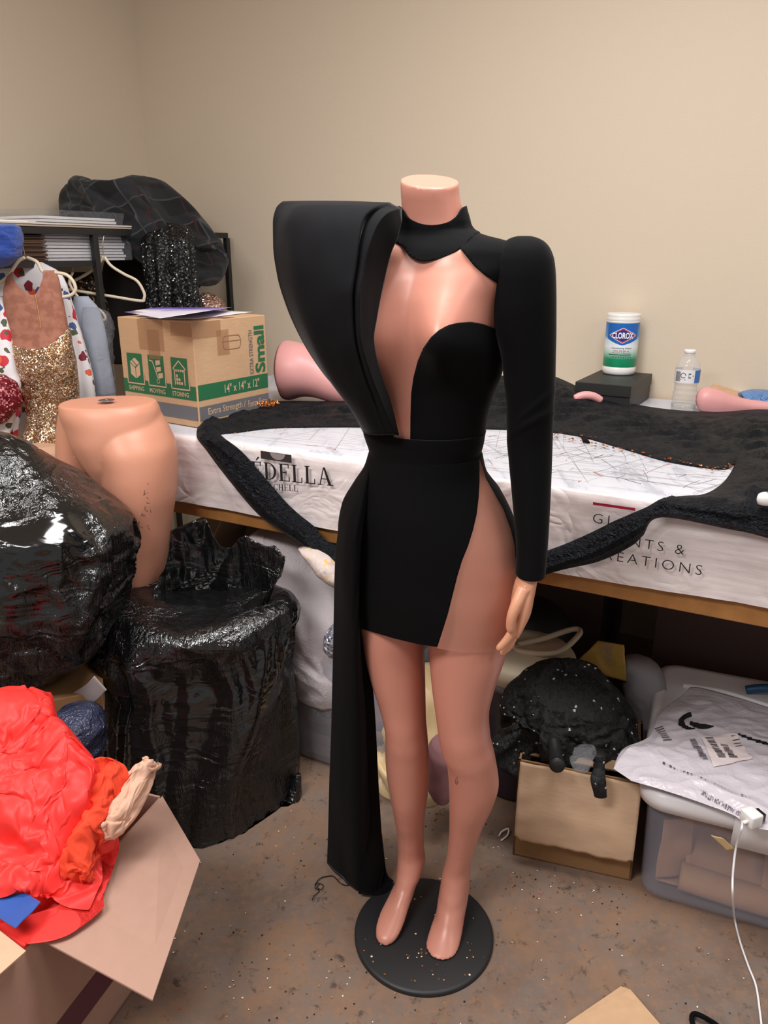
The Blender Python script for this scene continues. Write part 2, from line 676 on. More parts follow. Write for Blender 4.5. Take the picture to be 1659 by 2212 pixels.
ban = thing('table_banner', 'white marble-patterned vinyl banner covering the table, black lettering on its hanging front', 'banner', TP(1.1, 0.5, TZ))
DROP = 0.2
rows, sN = [], 160
ss = np.linspace(TS0 - 0.004, TS1, sN)
prof = [(WT - 0.02, TZ + 0.002), (0.9, TZ + 0.002), (0.5, TZ + 0.002), (0.1, TZ + 0.002), (0.02, TZ + 0.002), (0.004, TZ + 0.0005), (-0.004, TZ - 0.008)]
prof += [(-0.006 - 0.003 * k / 14, TZ - 0.008 - (DROP - 0.008) * k / 14) for k in range(1, 15)]
V = []
for (t_, z_) in prof:
    for s_ in ss:
        p = TP(s_, t_, z_)
        if z_ < TZ - 0.01:
            u = (TZ - z_) / DROP
            wv = 0.010 * u * nz((s_ * 4, 0.3, z_ * 6)) + 0.005 * u * nz((s_ * 13, 2, z_ * 15))
            p = p - UN * abs(wv)
            p[2] += 0.006 * u * nz((s_ * 3, 7, 0)) + (0.03 * u * max(0, (s_ - 1.3)) * -1 if s_ > 1.3 else 0) * -0.6
        V.append(p)
Fs = grid_faces(len(prof), sN)
fm = [0 if (k // (sN - 1)) < 5 else 1 for k in range(len(Fs))]
# fold line at the edge keeps a light rim; scribbled pen and chalk lines on the cutting surface
M['ink'] = mat('black_ink', (0.01, 0.01, 0.011, 1), 0.6)
M['ink_grey'] = mat('pencil_grey', srgb(150, 148, 152), 0.7)
M['ink_red'] = mat('red_chalk', srgb(226, 120, 104), 0.8)
rg = np.random.default_rng(3)


def scribble(n, smin, smax, tmin, tmax, lmin, lmax, wd, angs, jitter=0.05):
    Vs, Fs = [], []
    for _ in range(n):
        s_, t_ = rg.uniform(smin, smax), rg.uniform(tmin, tmax)
        a = rg.choice(angs) + rg.normal(0, jitter); L = rg.uniform(lmin, lmax)
        pts = np.array([(s_ + math.cos(a) * L * u + 0.004 * math.sin(3 * u + _), t_ + math.sin(a) * L * u) for u in np.linspace(0, 1, 5)])
        pts[:, 1] = np.clip(pts[:, 1], 0.015, WT - 0.1)
        v_, f_ = stroke2(pts, wd * rg.uniform(0.6, 1.5))
        if len(v_):
            Vs.append(v_); Fs.append(f_)
    v_, f_ = merge(*[(np.c_[a_, np.zeros(len(a_))], b_) for a_, b_ in zip(Vs, Fs)])
    return np.array([TP(p[0], p[1], TZ + 0.0028) for p in v_]), f_


MK = [scribble(260, 0.15, 1.9, 0.03, 0.62, 0.1, 0.5, 0.0008, [0.0, 1.15, 1.2, 0.03, 1.9]), scribble(70, 0.9, 1.6, 0.08, 0.35, 0.03, 0.12, 0.001, [0.3, 1.2, 2.2, 2.8], 0.4)]
MK2 = scribble(16, 1.0, 1.7, 0.05, 0.35, 0.03, 0.13, 0.0012, [0.9, 1.1, 1.2, 2.7], 0.1)
MK3 = scribble(60, 0.3, 1.8, 0.03, 0.6, 0.008, 0.04, 0.002, [0, 0.5, 1.0, 2.0], 0.5)
PARTS = [(V, Fs)] + MK + [MK2, MK3]
fm += [2] * sum(len(q[1]) for q in MK) + [3] * len(MK2[1]) + [4] * len(MK3[1])
V, Fs = merge(*PARTS)
obj('sheet', V, Fs, None, ban, mats=[M['vinyl_top'], M['vinyl'], M['ink_grey'], M['ink'], M['ink_red']], fm=fm)

FO = TP(0, -0.0225, 0)                           # lettering lies on the hanging front
FN = UN


def front_pt(px, py, t_=-0.0225):
    return atPlane(px, py, TP(0, t_, 0), UN)


def front_sz(px, py):
    p = front_pt(px, py)
    return ST(p)[0], p[2]


def serif_glyph(ch):
    """polygons of one serif capital in a box 0..w x 0..1; thick stems, thin arms, bracket serifs"""
    K, k, S = 0.17, 0.07, 0.055
    P = []
    R = lambda x0, x1, y0, y1: P.append(np.array([(x0, y0), (x1, y0), (x1, y1), (x0, y1)], float))
    Q = lambda *p: P.append(np.array(p, float))

    def arc(cx, cy, rx, ry, a0, a1, thick, thin, n=18):
        pr = None
        for q in range(n + 1):
            a = a0 + (a1 - a0) * q / n
            w_ = thin + (thick - thin) * abs(math.cos(a)) ** 1.3
            o_ = (cx + rx * math.cos(a), cy + ry * math.sin(a)); i_ = (cx + (rx - w_) * math.cos(a), cy + (ry - w_ * 0.75) * math.sin(a))
            if pr:
                Q(pr[0], o_, i_, pr[1])
            pr = (o_, i_)
    def stem(x, y0=0.0, y1=1.0, w_=K, top=True, bot=True):
        R(x, x + w_, y0, y1)
        if bot: R(x - 0.08, x + w_ + 0.08, y0, y0 + S)
        if top: R(x - 0.08, x + w_ + 0.08, y1 - S, y1)
    W = 0.8
    if ch in 'EÉ':
        stem(0.08); R(0.08, 0.68, 1 - S, 1); R(0.08, 0.72, 0, S); R(0.2, 0.52, 0.48, 0.48 + S)
        R(0.61, 0.68, 0.76, 1); R(0.65, 0.72, 0, 0.26); R(0.46, 0.52, 0.38, 0.62); W = 0.84
        if ch == 'É': Q((0.32, 1.08), (0.42, 1.08), (0.62, 1.26), (0.5, 1.3))
    elif ch == 'D':
        stem(0.08); arc(0.28, 0.5, 0.56, 0.5, -math.pi / 2, math.pi / 2, K, S); W = 0.98
    elif ch == 'L':
        stem(0.08); R(0.08, 0.68, 0, S); R(0.61, 0.68, 0, 0.3); W = 0.8
    elif ch == 'A':
        Q((0.36, 1), (0.48, 1), (0.88, 0), (0.69, 0)); Q((0.42, 0.98), (0.36, 1.0), (0.1, 0), (0.18, 0)); R(0.2, 0.72, 0.33, 0.33 + S)
        R(0, 0.3, 0, S); R(0.58, 0.98, 0, S); W = 1.02
    elif ch == 'U':
        stem(0.08, 0.35, 1, bot=False); R(0.62, 0.69, 0.35, 1); R(0.52, 0.8, 1 - S, 1); arc(0.385, 0.36, 0.305, 0.37, math.pi, 2 * math.pi, K * 0.9, k); W = 0.9
    elif ch == 'M':
        R(0.1, 0.17, 0, 1); R(0.0, 0.28, 0, S); R(0.0, 0.2, 1 - S, 1); Q((0.1, 1), (0.27, 1), (0.56, 0.1), (0.48, 0)); Q((0.84, 1), (0.78, 1), (0.48, 0), (0.54, 0.02)); stem(0.8); W = 1.12
    elif ch == 'I':
        stem(0.1); W = 0.42
    elif ch == 'T':
        stem(0.3, top=False); R(0.0, 0.78, 1 - S, 1); R(0, 0.06, 0.74, 1); R(0.72, 0.78, 0.74, 1); W = 0.84
    elif ch == 'C':
        arc(0.46, 0.5, 0.44, 0.52, 0.7, 2 * math.pi - 0.7, K, S); R(0.76, 0.81, 0.68, 0.96); W = 0.9
    elif ch == 'H':
        stem(0.08); stem(0.6); R(0.2, 0.7, 0.48, 0.48 + S); W = 0.94
    elif ch == '.':
        R(0.02, 0.18, 0, 0.15); W = 0.3
    else:
        W = 0.4
    return P, W


def serif_text(s):
    V_, F_, x = [], [], 0.0
    for ch in s:
        P, W = serif_glyph(ch)
        for q in P:
            k = len(V_); V_ += [p + np.array([x, 0]) for p in q]; F_.append(tuple(range(k, k + len(q))))
        x += W + 0.04
    return np.array(V_), F_, x


def put_front(name, V2, Fs, x0, x1, y0, y1, mat_, box_=None, label=None):
    """place lettering whose own box is box_ onto the hanging front between the given s and z limits"""
    b = box_ or (V2[:, 0].min(), V2[:, 0].max(), 0.0, 1.0)
    U = np.array([TP(x0 + (p[0] - b[0]) / (b[1] - b[0]) * (x1 - x0), -0.0225, y0 + (p[1] - b[2]) / (b[3] - b[2]) * (y1 - y0)) for p in V2])
    return obj(name, U, Fs, mat_, ban, smooth=False, label=label)


LET = []


def put_text(V2, Fs, w_, p0, p1, hpx):
    """baseline from pixel-found point p0 to p1 on the hanging front, capital height from a pixel height"""
    o = front_pt(*p0); ux = front_pt(*p1) - o
    hz = front_pt(p0[0], p0[1] - hpx)[2] - o[2]
    LET.append((np.array([o + ux * (p[0] / w_) + np.array([0, 0, hz]) * p[1] for p in V2]), Fs))


V2, F2, W_ = serif_text('UÉDELLA')
put_text(V2, F2, W_ - 0.1, (516, 1030), (719, 1050), 36)
V2, F2, W_ = serif_text('A. MITCHELL')
put_text(V2, F2, W_ - 0.1, (540, 1055), (644, 1062), 13)


def sans_front(s, p0, p1, hpx, off=-0.012, sp=1.35):
    V2, F2 = text2d(s, 1.0, off, sp)
    mn, mx = V2.min(0), V2.max(0)
    V2 = (V2 - [mn[0], 0]) / [1, 0.72]
    put_text(V2, F2, mx[0] - mn[0], p0, p1, hpx)


sans_front('GL', (1280, 1129), (1326, 1136), 22)
sans_front('NTS &', (1361, 1180), (1477, 1199), 22)
sans_front('REATIONS', (1306, 1208), (1515, 1243), 22)
v, f = merge(*LET)
obj('lettering', v, f, M['ink'], ban, smooth=False, label='black printed lettering')
x0, z0 = front_sz(1281, 1087); x1, z1 = front_sz(1372, 1103)
v, f = rect2(0, 1, 0, 1)
put_front('red_line', v, f, x0, x1, z0 - 0.0035, z0 + 0.0025, mat('print_red', srgb(168, 22, 52), 0.5), (0, 1, 0, 1), label='crimson printed line')
x0, z0 = front_sz(562, 960); x1, z1 = front_sz(629, 972)
zb = TZ - 0.028
put_front('emblem_block', v, f, x0, x1, zb, TZ - 0.006, mat('print_black', srgb(52, 46, 48), 0.5), (0, 1, 0, 1), label='dark printed emblem block')
a = np.linspace(math.pi, 2 * math.pi, 24)
cx = x0 + 0.56 * (x1 - x0); rr = 0.024
v = [(cx + rr * math.cos(q), TZ - 0.007 + 0.75 * rr * math.sin(q)) for q in a]
obj('emblem_disc', [TP(p[0], -0.0232, p[1]) for p in v], [tuple(range(len(v)))], mat('print_grey', srgb(150, 140, 142), 0.5), ban, smooth=False)

# ------------------------------------------------------------------ mannequin
MY = 1.39
TH = math.radians(-25)                           # the figure faces a little to the camera's left
mq = thing('mannequin', 'headless pink female mannequin on a round black base in the middle of the room', 'mannequin', (0.089, 1.329, 0.0))
torso = [(385, 866, 990, 1.375, .047), (410, 866, 991, 1.375, .047), (440, 868, 996, 1.376, .046), (470, 869, 1003, 1.378, .047), (495, 864, 1014, 1.382, .052),
         (508, 846, 1040, 1.385, .058), (518, 812, 1075, 1.388, .066), (530, 782, 1108, 1.39, .076), (548, 764, 1126, 1.39, .084), (575, 757, 1128, 1.39, .092),
         (600, 760, 1118, 1.39, .098), (650, 768, 1094, 1.39, .102), (700, 776, 1084, 1.39, .102), (750, 782, 1082, 1.39, .1), (800, 785, 1075, 1.39, .096),
         (850, 788, 1056, 1.39, .09), (900, 792, 1043, 1.392, .086), (945, 798, 1038, 1.394, .084), (980, 803, 1033, 1.396, .086), (1010, 792, 1042, 1.4, .092),
         (1050, 768, 1071, 1.402, .104), (1100, 743, 1096, 1.404, .116), (1150, 735, 1112, 1.405, .122), (1200, 736, 1119, 1.405, .122), (1250, 741, 1117, 1.402, .118),
         (1300, 752, 1110, 1.398, .108), (1325, 760, 1105, 1.396, .1)]
CEN_Z = 1.314
fw = np.array([math.sin(TH), -math.cos(TH), 0.0])   # facing
lt = np.array([math.cos(TH), math.sin(TH), 0.0])


def bust(rings, cs):
    out = []
    for r, c in zip(rings, cs):
        r = r.copy()
        d = r - c
        fx = d @ fw; lx = d @ lt
        front = np.clip(fx / 0.05, 0, 1)
        z = r[:, 2]
        for s_ in (-1, 1):
            dz = z - CEN_Z
            sig = np.where(dz > 0, 0.054, 0.040)
            g = 0.072 * np.exp(-((lx - s_ * 0.071) ** 2) / (2 * 0.034 ** 2) - dz ** 2 / (2 * sig ** 2)) * front
            r += g[:, None] * (fw + 0.12 * s_ * lt)
        # collar bones, breast bone, navel line
        g = -0.007 * np.exp(-(lx ** 2) / (2 * 0.016 ** 2) - (z - 1.33) ** 2 / (2 * 0.09 ** 2)) * front
        r += g[:, None] * fw
        g = -0.006 * np.exp(-(lx ** 2) / (2 * 0.014 ** 2) - (z - 1.446) ** 2 / (2 * 0.012 ** 2)) * front
        r += g[:, None] * fw
        g = 0.0045 * np.exp(-((np.abs(lx) - 0.06) ** 2) / (2 * 0.035 ** 2) - (z - 1.442 - 0.12 * np.abs(lx)) ** 2 / (2 * 0.009 ** 2)) * front
        r += g[:, None] * fw
        back = np.clip(-fx / 0.05, 0, 1)
        for s_ in (-1, 1):
            g = 0.035 * np.exp(-((lx - s_ * 0.075) ** 2) / (2 * 0.05 ** 2) - (z - 0.93) ** 2 / (2 * 0.06 ** 2)) * back
            r -= g[:, None] * fw
        out.append(r)
    return out


rings, cs, q = sections(torso, 150, 72, TH, 2.15)
rings = bust(rings, cs)
# the neck is cut off with a slant that falls towards the front
c0 = rings[0].mean(axis=0)
for i in range(14):
    k = (1 - i / 14.0)
    rings[i] = rings[i] + np.array([0, 0, 1.0]) * (((rings[i] - c0) @ np.array([0.10, -0.995, 0]))[:, None] * -0.30 * k)
neck_top = rings[0].copy()
parts = [loft(rings)]
legL = [(1180, 745, 935, 1.412, .085), (1250, 754, 928, 1.412, .085), (1320, 770, 921, 1.412, .084), (1362, 779, 919, 1.412, .086), (1400, 786, 918, 1.41, .082),
        (1463, 801, 919, 1.405, .074), (1517, 818, 920, 1.40, .066), (1560, 829, 921, 1.395, .062), (1590, 832, 924, 1.395, .060), (1620, 832, 926, 1.40, .058), (1660, 834, 928, 1.41, .060),
        (1708, 842, 926, 1.42, .061), (1759, 851, 919, 1.43, .052), (1800, 857, 916, 1.436, .042), (1835, 859, 916, 1.440, .040), (1857, 858, 920, 1.440, .050), (1876, 856, 917, 1.435, .060),
        (1900, 853, 906, 1.418, .060), (1927, 843, 897, 1.395, .054), (1955, 830, 886, 1.368, .048), (1980, 818, 878, 1.345, .043), (2000, 812, 870, 1.327, .038), (2018, 811, 860, 1.314, .030), (2030, 815, 851, 1.305, .020), (2036, 824, 842, 1.302, .010)]
legR = [(1180, 918, 1119, 1.375, .108), (1250, 920, 1117, 1.37, .106), (1320, 922, 1111, 1.365, .1), (1380, 924, 1099, 1.36, .092), (1408, 926, 1093, 1.357, .088), (1479, 932, 1070, 1.35, .078),
        (1545, 941, 1057, 1.342, .070), (1590, 947, 1060, 1.336, .066), (1620, 953, 1067, 1.336, .064), (1650, 965, 1073, 1.342, .063), (1690, 969, 1078, 1.352, .064), (1724, 970, 1069, 1.36, .062),
        (1779, 970, 1045, 1.375, .052), (1841, 966, 1024, 1.385, .042), (1870, 960, 1017, 1.388, .040), (1895, 953, 1017, 1.388, .050), (1915, 949, 1016, 1.384, .060), (1945, 944, 1012, 1.366, .060),
        (1975, 940, 1006, 1.343, .054), (2005, 930, 1001, 1.318, .048), (2035, 921, 994, 1.292, .042), (2055, 916, 987, 1.275, .037), (2072, 917, 977, 1.262, .029), (2084, 923, 964, 1.254, .019), (2089, 932, 952, 1.251, .009)]
for tb_ in (legL, legR):
    r_, c_, _q = sections(tb_, 120, 48, TH * 0.6, 2.0)
    # the shin: knee cap forward
    parts.append(loft(r_))
V, Fs = merge(*parts)
V[:, 2] = np.maximum(V[:, 2], 0.0128)
V, Fs = remesh(V, Fs, 0.0042, 7)
# cut the neck crisp again: project everything above the slanted plane onto it
pn = np.cross(neck_top[18] - neck_top[0], neck_top[36] - neck_top[0]); pn /= np.linalg.norm(pn)
if pn[2] < 0:
    pn = -pn
pc = neck_top.mean(axis=0) - pn * 0.004
hh = (V - pc) @ pn
V = V - np.maximum(hh, 0)[:, None] * pn
V[:, 2] = np.maximum(V[:, 2], 0.0125)
body = obj('body', V, Fs, M['skin'], mq)
a = np.linspace(0, 2 * np.pi, 96, endpoint=False)
prof = [(0.0, 0.0115), (0.148, 0.0115), (0.153, 0.010), (0.155, 0.007), (0.155, 0.0), (0.0, 0.0)]
rg_ = [np.c_[0.089 + max(r, 1e-4) * np.cos(a), 1.329 + max(r, 1e-4) * np.sin(a), np.full(96, z)] for r, z in prof]
obj('base', *loft(rg_, (False, False)), M['base_black'], mq, label='round black steel base plate')

# arm of a paler colour with its hand
arm = [(560, 1085, 1188, 1.315, .04), (650, 1078, 1188, 1.31, .044), (770, 1093, 1188, 1.31, .042), (900, 1106, 1184, 1.31, .038), (1000, 1110, 1180, 1.305, .036),
       (1100, 1118, 1178, 1.292, .032), (1200, 1123, 1170, 1.276, .027), (1244, 1119, 1161, 1.268, .026), (1262, 1112, 1158, 1.265, .028), (1285, 1107, 1153, 1.264, .033), (1315, 1103, 1146, 1.266, .037),
       (1345, 1102, 1129, 1.27, .038), (1362, 1102, 1119, 1.272, .034)]
r_, c_, _q = sections(arm, 110, 36, 0.0, 2.1)
parts = [loft(r_)]


def finger(pts, r0, r1):
    P = catmull([atY(*p) for p in pts], 16)
    rr = np.linspace(r0, r1, 16); rr[-1] *= 0.55; rr[-2] *= 0.86
    return tube(P, rr, 12)


parts.append(finger([(1118, 1335, 1.245), (1108, 1362, 1.243), (1092, 1385, 1.242), (1074, 1404, 1.244)], .0095, .0066))
parts.append(finger([(1121, 1335, 1.264), (1112, 1364, 1.262), (1099, 1390, 1.261), (1083, 1414, 1.263)], .0098, .0066))
parts.append(finger([(1122, 1335, 1.284), (1114, 1364, 1.282), (1104, 1388, 1.281), (1092, 1408, 1.282)], .0092, .0062))
parts.append(finger([(1122, 1332, 1.302), (1116, 1356, 1.301), (1109, 1376, 1.30), (1100, 1392, 1.30)], .0080, .0056))
parts.append(finger([(1131, 1272, 1.244), (1116, 1305, 1.232), (1105, 1335, 1.228), (1102, 1366, 1.231)], .0125, .0078))
V, Fs = merge(*parts)
V, Fs = remesh(V, Fs, 0.0019, 5)
obj('arm', V, Fs, M['peach'], mq, label='left arm and hand in a paler, more orange plastic')
# scuff on the shin
BV = np.array([tuple(q.co) for q in body.data.vertices]) + WO[body.name]
bx_, by_, bd_ = proj(BV)


def on_body(px, py):
    k = np.where((bx_ - px) ** 2 + (by_ - py) ** 2 < 9 ** 2)[0]
    return BV[k[np.argmin(bd_[k])]]


o0 = on_body(981, 1690)
v, f = merge(*[(flat(q[0], o0 + [0, -.0035, 0], (1, .25, 0), (0, -.2, 1)), q[1]) for q in (stroke2([(-.002, .008), (.002, .010), (.003, .002)], .0013), stroke2([(-.002, .006), (-.003, -.004), (.0, -.011), (.002, -.004)], .0014), stroke2([(.0015, .002), (.0005, -.006)], .001))])
obj('scuff', v, f, mat('scuff_grey', srgb(120, 84, 92), .6), mq, smooth=False, label='grey scuff on the shin')

# ------------------------------------------------------------------ velvet dress
dr = thing('velvet_mini_dress', 'black velvet mini dress with one winged shoulder and a floor-length train, worn by the mannequin', 'dress', (0.09, 1.39, 0.70))


def pane(rings, cs, poly, ydepth=0.004, scale=900.0):
    """pixel-space field of an opening on the front half of a lofted form, positive inside"""
    V, Fs = loft(rings, (False, False))
    n = len(rings[0])
    C = np.repeat(cs, n, axis=0)
    x, y, d = proj(V)
    pf = polydist(x, y, poly)
    fr = (C[:, 1] - V[:, 1] + ydepth) * scale
    return V, Fs, np.minimum(pf, fr), x, y


# bodice: neckline opening from the wing to the sweetheart cup
opening = [(862, 470), (845, 505), (832, 560), (812, 620), (795, 700), (795, 780), (818, 860), (846, 930), (852, 960), (886, 960), (886.5, 900), (888, 850), (893, 815), (902, 780), (914, 752), (930, 729), (948, 713),
           (968, 702), (990, 697), (1018, 695), (1045, 700), (1068, 709), (1140, 720), (1140, 640), (1074, 612), (1048, 594), (1024, 573), (1006, 551), (993, 533), (1000, 470)]
rings, cs, q = sections(torso, 330, 160, TH, 2.15, grow=0.0035)
rings = bust(rings, cs)
sel = [i for i in range(len(q)) if 496 <= q[i] <= 960]
V, Fs, fo, x, y = pane([rings[i] for i in sel], cs[sel], opening)
v, f = clip(V, Fs, -fo)
obj('bodice', v, f, M['velvet'], dr, solid=0.002, off=1)
# collar: a stand-up band that dips at the front
rings, cs, q = sections(torso, 420, 160, TH, 2.15, grow=0.007)
sel = [i for i in range(len(q)) if 436 <= q[i] <= 585]
V, Fs = loft([rings[i] for i in sel], (False, False))
C = np.repeat(cs[sel], 160, axis=0)
x, y, d = proj(V)
band = [(835, 440), (862, 448), (880, 470), (905, 482), (932, 486), (962, 481), (985, 468), (1004, 446), (1045, 440), (1045, 488), (1022, 507), (998, 533), (960, 554), (915, 563), (885, 553), (866, 528), (835, 505)]
band = [tuple(p) for p in catmull(band, 140, True)]
zc_ = lambda yy: CH - 1.38 * 0.0 + atY(930, yy, 1.38)[2] - CH
fb_ = np.minimum(V[:, 2] - zc_(508), zc_(446) - V[:, 2]) * 900
aw = np.clip((C[:, 1] - V[:, 1]) / 0.03 * 0.5 + 0.5, 0, 1)
v, f = clip(V, Fs, polydist(x, y, band) * aw + fb_ * (1 - aw))
v = v + np.array([nz(p * [22, 22, 60]) + 0.6 * ridge(p * [1, 1, 0.7], 40) for p in v])[:, None] * np.array([0.0012, -0.0016, 0])
obj('collar', v, f, M['velvet'], dr, solid=0.003, off=1)
# sleeve
sl = [(514, 1118, 1146, 1.318, .012), (518, 1104, 1160, 1.317, .026), (526, 1092, 1174, 1.316, .040), (540, 1080, 1185, 1.315, .050), (565, 1070, 1193, 1.314, .056), (600, 1066, 1196, 1.313, .059), (650, 1066, 1197, 1.312, .060),
      (710, 1072, 1197, 1.311, .058), (770, 1086, 1196, 1.31, .054), (830, 1093, 1195, 1.31, .051), (890, 1098, 1192, 1.31, .049), (935, 1098, 1190, 1.31, .047), (1000, 1103, 1188, 1.305, .045), (1100, 1112, 1184, 1.292, .041), (1200, 1119, 1178, 1.276, .036), (1239, 1117, 1174, 1.27, .034)]
r_, c_, qq = sections(sl, 220, 72, math.radians(-8), 2.1)
V, Fs = loft(r_, (True, False))
x, y, d = proj(V)
for i in range(len(V)):                      # a crease at the elbow
    e = math.exp(-((y[i] - 915 + 0.55 * (x[i] - 1140)) / 9.0) ** 2)
    e2 = math.exp(-((y[i] - 890 + 0.9 * (x[i] - 1140)) / 7.0) ** 2)
    V[i] += np.array([0, -1, 0]) * (0.004 * e + 0.0025 * e2)
obj('sleeve', V, Fs, M['velvet'], dr, solid=0.003, off=-1)
# waistband
wbt = [(926, 787, 1046, 1.392, .094), (935, 786, 1044, 1.393, .094), (950, 790, 1042, 1.394, .093), (972, 798, 1037, 1.396, .093), (986, 801, 1034, 1.397, .094)]
r_, c_, qq = sections(wbt, 40, 120, TH, 2.15)
obj('waistband', *loft(r_, (False, False)), M['velvet'], dr, solid=0.004, off=1)
# skirt form: a hull over both thighs
skt = [(975, 802, 1036, 1.396, .09), (1010, 791, 1044, 1.4, .098), (1050, 767, 1073, 1.402, .110), (1100, 741, 1098, 1.404, .122), (1150, 733, 1115, 1.405, .128), (1200, 732, 1121, 1.405, .130), (1250, 738, 1120, 1.402, .130),
       (1300, 752, 1113, 1.398, .126), (1360, 773, 1103, 1.394, .118), (1400, 779, 1097, 1.392, .115), (1450, 779, 1090, 1.392, .112)]
r_, c_, qq = sections(skt, 260, 200, TH, 2.1, grow=0.003)
V, Fs = loft(r_, (False, False))
n = 200
C = np.repeat(c_, n, axis=0)
x, y, d = proj(V)
slit = [(1036, 990), (1036, 1040), (1034, 1075), (1030, 1110), (1022, 1145), (1011, 1180), (998, 1212), (988, 1245), (978, 1285), (968, 1325), (957, 1360), (945, 1397), (930, 1470), (1200, 1470), (1200, 1230), (1116, 1230), (1112, 1180), (1103, 1142), (1088, 1102), (1068, 1066), (1050, 1034)]
sheer = np.minimum(polydist(x, y, slit), (C[:, 1] - V[:, 1] + 0.012) * 900)
hemx = np.array([700, 775, 800, 850, 900, 945, 1000, 1050, 1100, 1200]); hemy = np.array([1352, 1357, 1364, 1379, 1391, 1398, 1400, 1400, 1396, 1392])
hem_front = np.interp(x, hemx, hemy) - y
zback = V[:, 2] - (CH - 0.735)
hem = np.where(V[:, 1] < C[:, 1], hem_front, (V[:, 2] - 0.735) * 900)
hem = hem_front * np.clip((C[:, 1] - V[:, 1]) / 0.04 * 0.5 + 0.5, 0, 1) + (V[:, 2] - 0.735) * 900 * np.clip((V[:, 1] - C[:, 1]) / 0.04 * 0.5 + 0.5, 0, 1)
v, f = clip(V, Fs, np.minimum(-sheer, hem))
obj('skirt', v, f, M['velvet'], dr, solid=0.0025, off=1)
hem2 = np.interp(x, [930, 945, 1000, 1050, 1100], [1396, 1401, 1410, 1409, 1402]) - y
v, f = clip(V, Fs, np.minimum(sheer, hem2))
obj('sheer_panel', v, f, M['nude_mesh'], dr, label='sheer nude mesh panel filling the thigh slit')

# winged shoulder: fanned, folded layers from the shoulder down to the waistband
def curve3(pts, n):
    """pts: (px, py, Y)"""
    P = np.array(pts, float)
    d = np.r_[0, np.cumsum(np.hypot(np.diff(P[:, 0]), np.diff(P[:, 1])))]
    u = np.linspace(0, d[-1], n)
    Q = np.stack([pchip(d, P[:, k], u) for k in range(3)], 1)
    return np.array([atY(*r) for r in Q])


NV = 70
# each rib runs from the shoulder line to the waist
skin_edge = curve3([(866, 478, 1.318), (857, 512, 1.302), (843, 547, 1.296), (829, 604, 1.292), (812, 690, 1.272), (806, 731, 1.262), (811, 770, 1.262), (826, 821, 1.276), (843, 871, 1.295), (860, 940, 1.302)], NV)
lip2 = curve3([(866, 452, 1.325), (839, 460, 1.285), (817, 481, 1.265), (799, 522, 1.25), (784, 580, 1.238), (775, 645, 1.225), (777, 719, 1.222), (797, 801, 1.236), (822, 867, 1.262), (852, 938, 1.292)], NV)
val = curve3([(852, 446, 1.33), (818, 456, 1.298), (792, 480, 1.282), (775, 525, 1.268), (764, 585, 1.256), (758, 650, 1.245), (763, 725, 1.240), (785, 808, 1.25), (812, 872, 1.27), (840, 938, 1.297)], NV)
lip1 = curve3([(841, 440, 1.335), (806, 450, 1.29), (783, 473, 1.268), (773, 522, 1.250), (765, 580, 1.236), (757, 640, 1.226), (762, 720, 1.226), (783, 806, 1.242), (808, 872, 1.268), (832, 938, 1.30)], NV)
mid1 = curve3([(760, 437, 1.35), (726, 446, 1.295), (704, 480, 1.268), (696, 540, 1.252), (697, 600, 1.242), (704, 665, 1.238), (722, 745, 1.245), (752, 822, 1.266), (782, 885, 1.29), (806, 938, 1.32)], NV)
mid2 = curve3([(680, 436, 1.365), (650, 446, 1.32), (635, 480, 1.295), (634, 540, 1.28), (641, 605, 1.272), (656, 675, 1.272), (684, 755, 1.282), (723, 830, 1.305), (765, 890, 1.33), (793, 936, 1.355)], NV)
outer = curve3([(612, 437, 1.38), (600, 449, 1.372), (592.5, 480, 1.365), (593, 530, 1.36), (602, 597, 1.36), (621, 660, 1.362), (652, 730, 1.37), (698, 803, 1.382), (752, 868, 1.395), (786, 932, 1.40)], NV)
back2 = curve3([(680, 437, 1.385), (650, 448, 1.42), (640, 480, 1.44), (640, 540, 1.45), (650, 605, 1.455), (668, 675, 1.46), (694, 755, 1.465), (735, 830, 1.47), (770, 890, 1.47), (796, 936, 1.465)], NV)
back1 = curve3([(760, 438, 1.385), (735, 448, 1.43), (722, 480, 1.455), (722, 540, 1.47), (730, 605, 1.475), (745, 675, 1.478), (765, 755, 1.48), (785, 830, 1.482), (808, 890, 1.48), (830, 936, 1.478)], NV)
back0 = curve3([(850, 446, 1.40), (850, 470, 1.43), (850, 500, 1.45), (850, 550, 1.465), (850, 605, 1.475), (850, 675, 1.48), (850, 755, 1.48), (855, 830, 1.48), (860, 890, 1.48), (865, 936, 1.478)], NV)
ctrl = [skin_edge, lip2, val, lip1, mid1, mid2, outer, back2, back1, back0]
NU = 150
R_ = []
for j in range(NV):
    P = np.array([c_[j] for c_ in ctrl])
    # folded edges stay sharp: doubled control points at the lips
    seq = [P[0], P[0] * .35 + P[1] * .65, P[1] * .97 + P[0] * .03, P[1], P[1] * .9 + P[2] * .1, P[2], P[2] * .3 + P[3] * .7, P[3], P[3] * .86 + P[4] * .14, P[4], P[5], P[6] * .9 + P[5] * .1, P[6], P[6] * .9 + P[7] * .1, P[7], P[8], P[9]]
    R_.append(catmull(seq, NU))
V = np.concatenate(R_)
for i in range(len(V)):
    V[i] += np.array([0.2, -1, 0]) * 0.0022 * nz(V[i] * [9, 9, 5]) + np.array([0, -1, 0]) * 0.0012 * nz(V[i] * [40, 40, 14])
obj('winged_shoulder', V, grid_faces(NV, NU), M['drape'], dr, solid=0.004, off=0, label='stiff pleated black shoulder wing')

